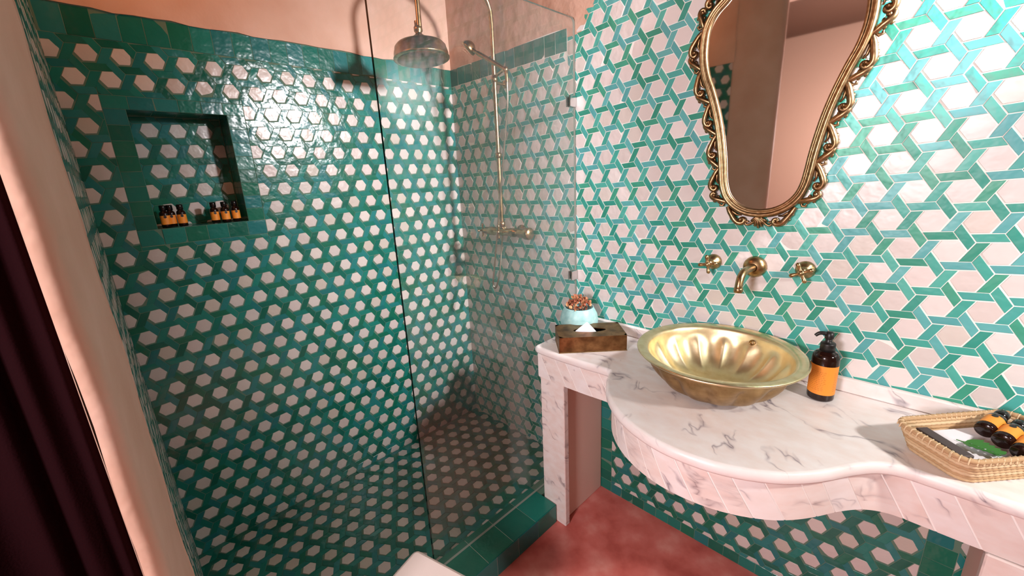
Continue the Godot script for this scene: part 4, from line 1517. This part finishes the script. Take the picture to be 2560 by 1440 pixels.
# ------------------------------------------------------------------ doorway side
func build_door_side() -> void:
	var ct := base("door_curtain", Vector3(1.12, 0.0, 1.63))
	tag(ct, "dark burgundy curtain gathered behind the edge of the plaster wall", "curtain")
	var b := Builder.new()
	b.group(1)
	var line := []
	for q in spline([Vector2(1.165, 1.590), Vector2(1.168, 1.600), Vector2(1.150, 1.613), Vector2(1.158, 1.630), Vector2(1.136, 1.650), Vector2(1.144, 1.672), Vector2(1.116, 1.700), Vector2(1.124, 1.735), Vector2(1.094, 1.765), Vector2(1.104, 1.805), Vector2(1.072, 1.84), Vector2(1.082, 1.88), Vector2(1.05, 1.92), Vector2(1.06, 1.97), Vector2(1.02, 2.02), Vector2(1.02, 2.10)], 5): line.append(q)
	var rows := 24
	for j in rows:
		for i in line.size() - 1:
			var p := []
			for e in [[i, j], [i + 1, j], [i + 1, j + 1], [i, j + 1]]:
				var y: float = 0.005 + 2.42 * e[1] / rows
				var q: Vector2 = line[e[0]]
				p.append(Vector3(q.x + 0.002 * sin(y * 3.0 + e[0]), y, q.y) - ct.position)
			b.q(p[1], p[0], p[3], p[2])
	part("cloth", b.done(), M.curtain, ct)
	b = Builder.new()
	b.tube([Vector3(1.17, 2.43, 1.58) - ct.position, Vector3(1.0, 2.43, 2.2) - ct.position], 0.010, 10)
	part("rail", b.done(), M.black_matte, ct)
	# cushioned stool whose white corner reaches into the frame
	var so := base("white_stool", Vector3(1.153, 0.0, 1.136), Basis(Vector3.UP, deg_to_rad(15.7)))
	tag(so, "white stool with a rounded corner at the bottom edge, beside the green kerb", "stool")
	b = Builder.new()
	var poly := PackedVector2Array()
	for c in [[1, -1, -90], [1, 1, 0], [-1, 1, 90], [-1, -1, 180]]:
		for i in 7:
			var a := deg_to_rad(c[2] + 90.0 * i / 6.0)
			poly.append(Vector2(c[0] * 0.10 + 0.02 * cos(a), c[1] * 0.11 + 0.02 * sin(a)))
	var prof := [[0.006, 0.405], [0.0, 0.412], [0.0, 0.438], [0.004, 0.446], [0.012, 0.45]]
	b.group(1)
	var loops := []
	for e in prof:
		var lp := inset(poly, e[0])
		var rg := []
		for q in lp: rg.append(Vector3(q.x, e[1], -q.y))
		loops.append(rg)
	for i in loops.size() - 1:
		for k in poly.size():
			var k1 := (k + 1) % poly.size()
			b.q(loops[i][k], loops[i][k1], loops[i + 1][k1], loops[i + 1][k])
	b.group(-1)
	for k in range(1, poly.size() - 1):
		b.t(loops[-1][0], loops[-1][k], loops[-1][k + 1])
		b.t(loops[0][0], loops[0][k + 1], loops[0][k])
	part("seat", b.done(), M.cushion, so)
	for sx in [-0.085, 0.085]:
		for sz in [-0.095, 0.095]:
			b = Builder.new()
			b.tube([Vector3(sx * 1.15, 0.0, sz * 1.15), Vector3(sx, 0.408, sz)], [0.011, 0.015], 10)
			part("leg", b.done(), M.cushion, so)

func build_lamps() -> void:
	# all unseen, placed for their light: a pendant over the far end of the worktop, a spot on the basin wall, a globe lamp in the hall
	var pd := base("unseen_vanity_lamp", Vector3(K1.x, CEIL, K1.z))
	tag(pd, "unseen lamp with a tilted metal shade, placed to light the vanity from the right", "lamp")
	var b := Builder.new()
	b.lathe([Vector2(0.0, -0.03), Vector2(0.02, -0.03), Vector2(0.05, -0.004), Vector2(0.05, 0.0)], 20)
	b.tube([Vector3(0, -0.02, 0), Vector3(0, K1.y - CEIL + 0.075, 0)], 0.004, 8)
	b.lathe([Vector2(0.016, K1.y - CEIL + 0.045), Vector2(0.022, K1.y - CEIL + 0.05), Vector2(0.020, K1.y - CEIL + 0.085), Vector2(0.0, K1.y - CEIL + 0.09)], 18)
	part("cord", b.done(), M.brass_antique, pd)
	b = Builder.new()
	b.ball(Vector3(0, K1.y - CEIL + 0.02, 0), Vector3.ONE * 0.03, 20, 12)
	part("bulb", b.done(), M.bulb, pd)
	var kaim := (K1_AIM - K1).normalized()
	var kx := kaim.cross(Vector3.UP).normalized()
	b = Builder.new()
	b.lathe([Vector2(0.10, 0.035), Vector2(0.102, 0.035), Vector2(0.075, -0.02), Vector2(0.028, -0.075), Vector2(0.0, -0.08)], 32, Transform3D(Basis(kx, kaim, kx.cross(kaim)), Vector3(0, K1.y - CEIL, 0)))
	part("shade", b.done(), M.brass_antique, pd)
	var aim := (K2_AIM - K2).normalized()
	var sx := aim.cross(Vector3.UP).normalized()
	var ms := base("unseen_spot_lamp", K2)
	tag(ms, "unseen brass spot lamp, placed to light the left shower wall", "lamp")
	b = Builder.new()
	b.lathe([Vector2(0.0, -0.075), Vector2(0.030, -0.075), Vector2(0.038, -0.06), Vector2(0.040, -0.008), Vector2(0.036, -0.008), Vector2(0.034, -0.055), Vector2(0.0, -0.06)], 24, Transform3D(Basis(sx, aim, sx.cross(aim)), Vector3.ZERO))
	b.tube([Vector3(0.05, 0.0, 0.0), Vector3(0.06, 0.0, -0.128)], 0.008, 10)
	part("housing", b.done(), M.brass_antique, ms)
	b = Builder.new()
	b.lathe([Vector2(0.0, -0.03), Vector2(0.034, -0.03), Vector2(0.034, -0.026), Vector2(0.0, -0.024)], 24, Transform3D(Basis(sx, aim, sx.cross(aim)), Vector3.ZERO))
	part("lens", b.done(), M.bulb, ms)
	var la := base("unseen_warm_lamp", Vector3(K4.x, CEIL, K4.z))
	tag(la, "unseen warm globe lamp, placed to warm the upper left plaster", "lamp")
	b = Builder.new()
	b.lathe([Vector2(0.0, K4.y - CEIL + 0.045), Vector2(0.03, K4.y - CEIL + 0.045), Vector2(0.034, K4.y - CEIL + 0.07), Vector2(0.008, K4.y - CEIL + 0.085), Vector2(0.008, -0.02), Vector2(0.05, -0.012), Vector2(0.05, 0.0)], 20)
	part("fitting", b.done(), M.brass_antique, la)
	b = Builder.new()
	b.ball(Vector3(0, K4.y - CEIL, 0), Vector3.ONE * 0.052, 18, 10)
	part("globe", b.done(), M.bulb_warm, la)
	var tl := base("unseen_hall_lamp", Vector3(K3.x, 0.0, K3.z))
	tag(tl, "unseen globe lamp behind the doorway, placed to light the basin wall", "lamp")
	b = Builder.new()
	b.lathe([Vector2(0.0, 0.0), Vector2(0.11, 0.0), Vector2(0.105, 0.012), Vector2(0.02, 0.02), Vector2(0.012, 0.03), Vector2(0.012, K3.y - 0.18), Vector2(0.03, K3.y - 0.16)], 28)
	part("stand", b.done(), M.brass_antique, tl)
	b = Builder.new()
	b.ball(Vector3(0, K3.y, 0), Vector3.ONE * 0.165, 24, 14)
	part("globe", b.done(), M.bulb, tl)
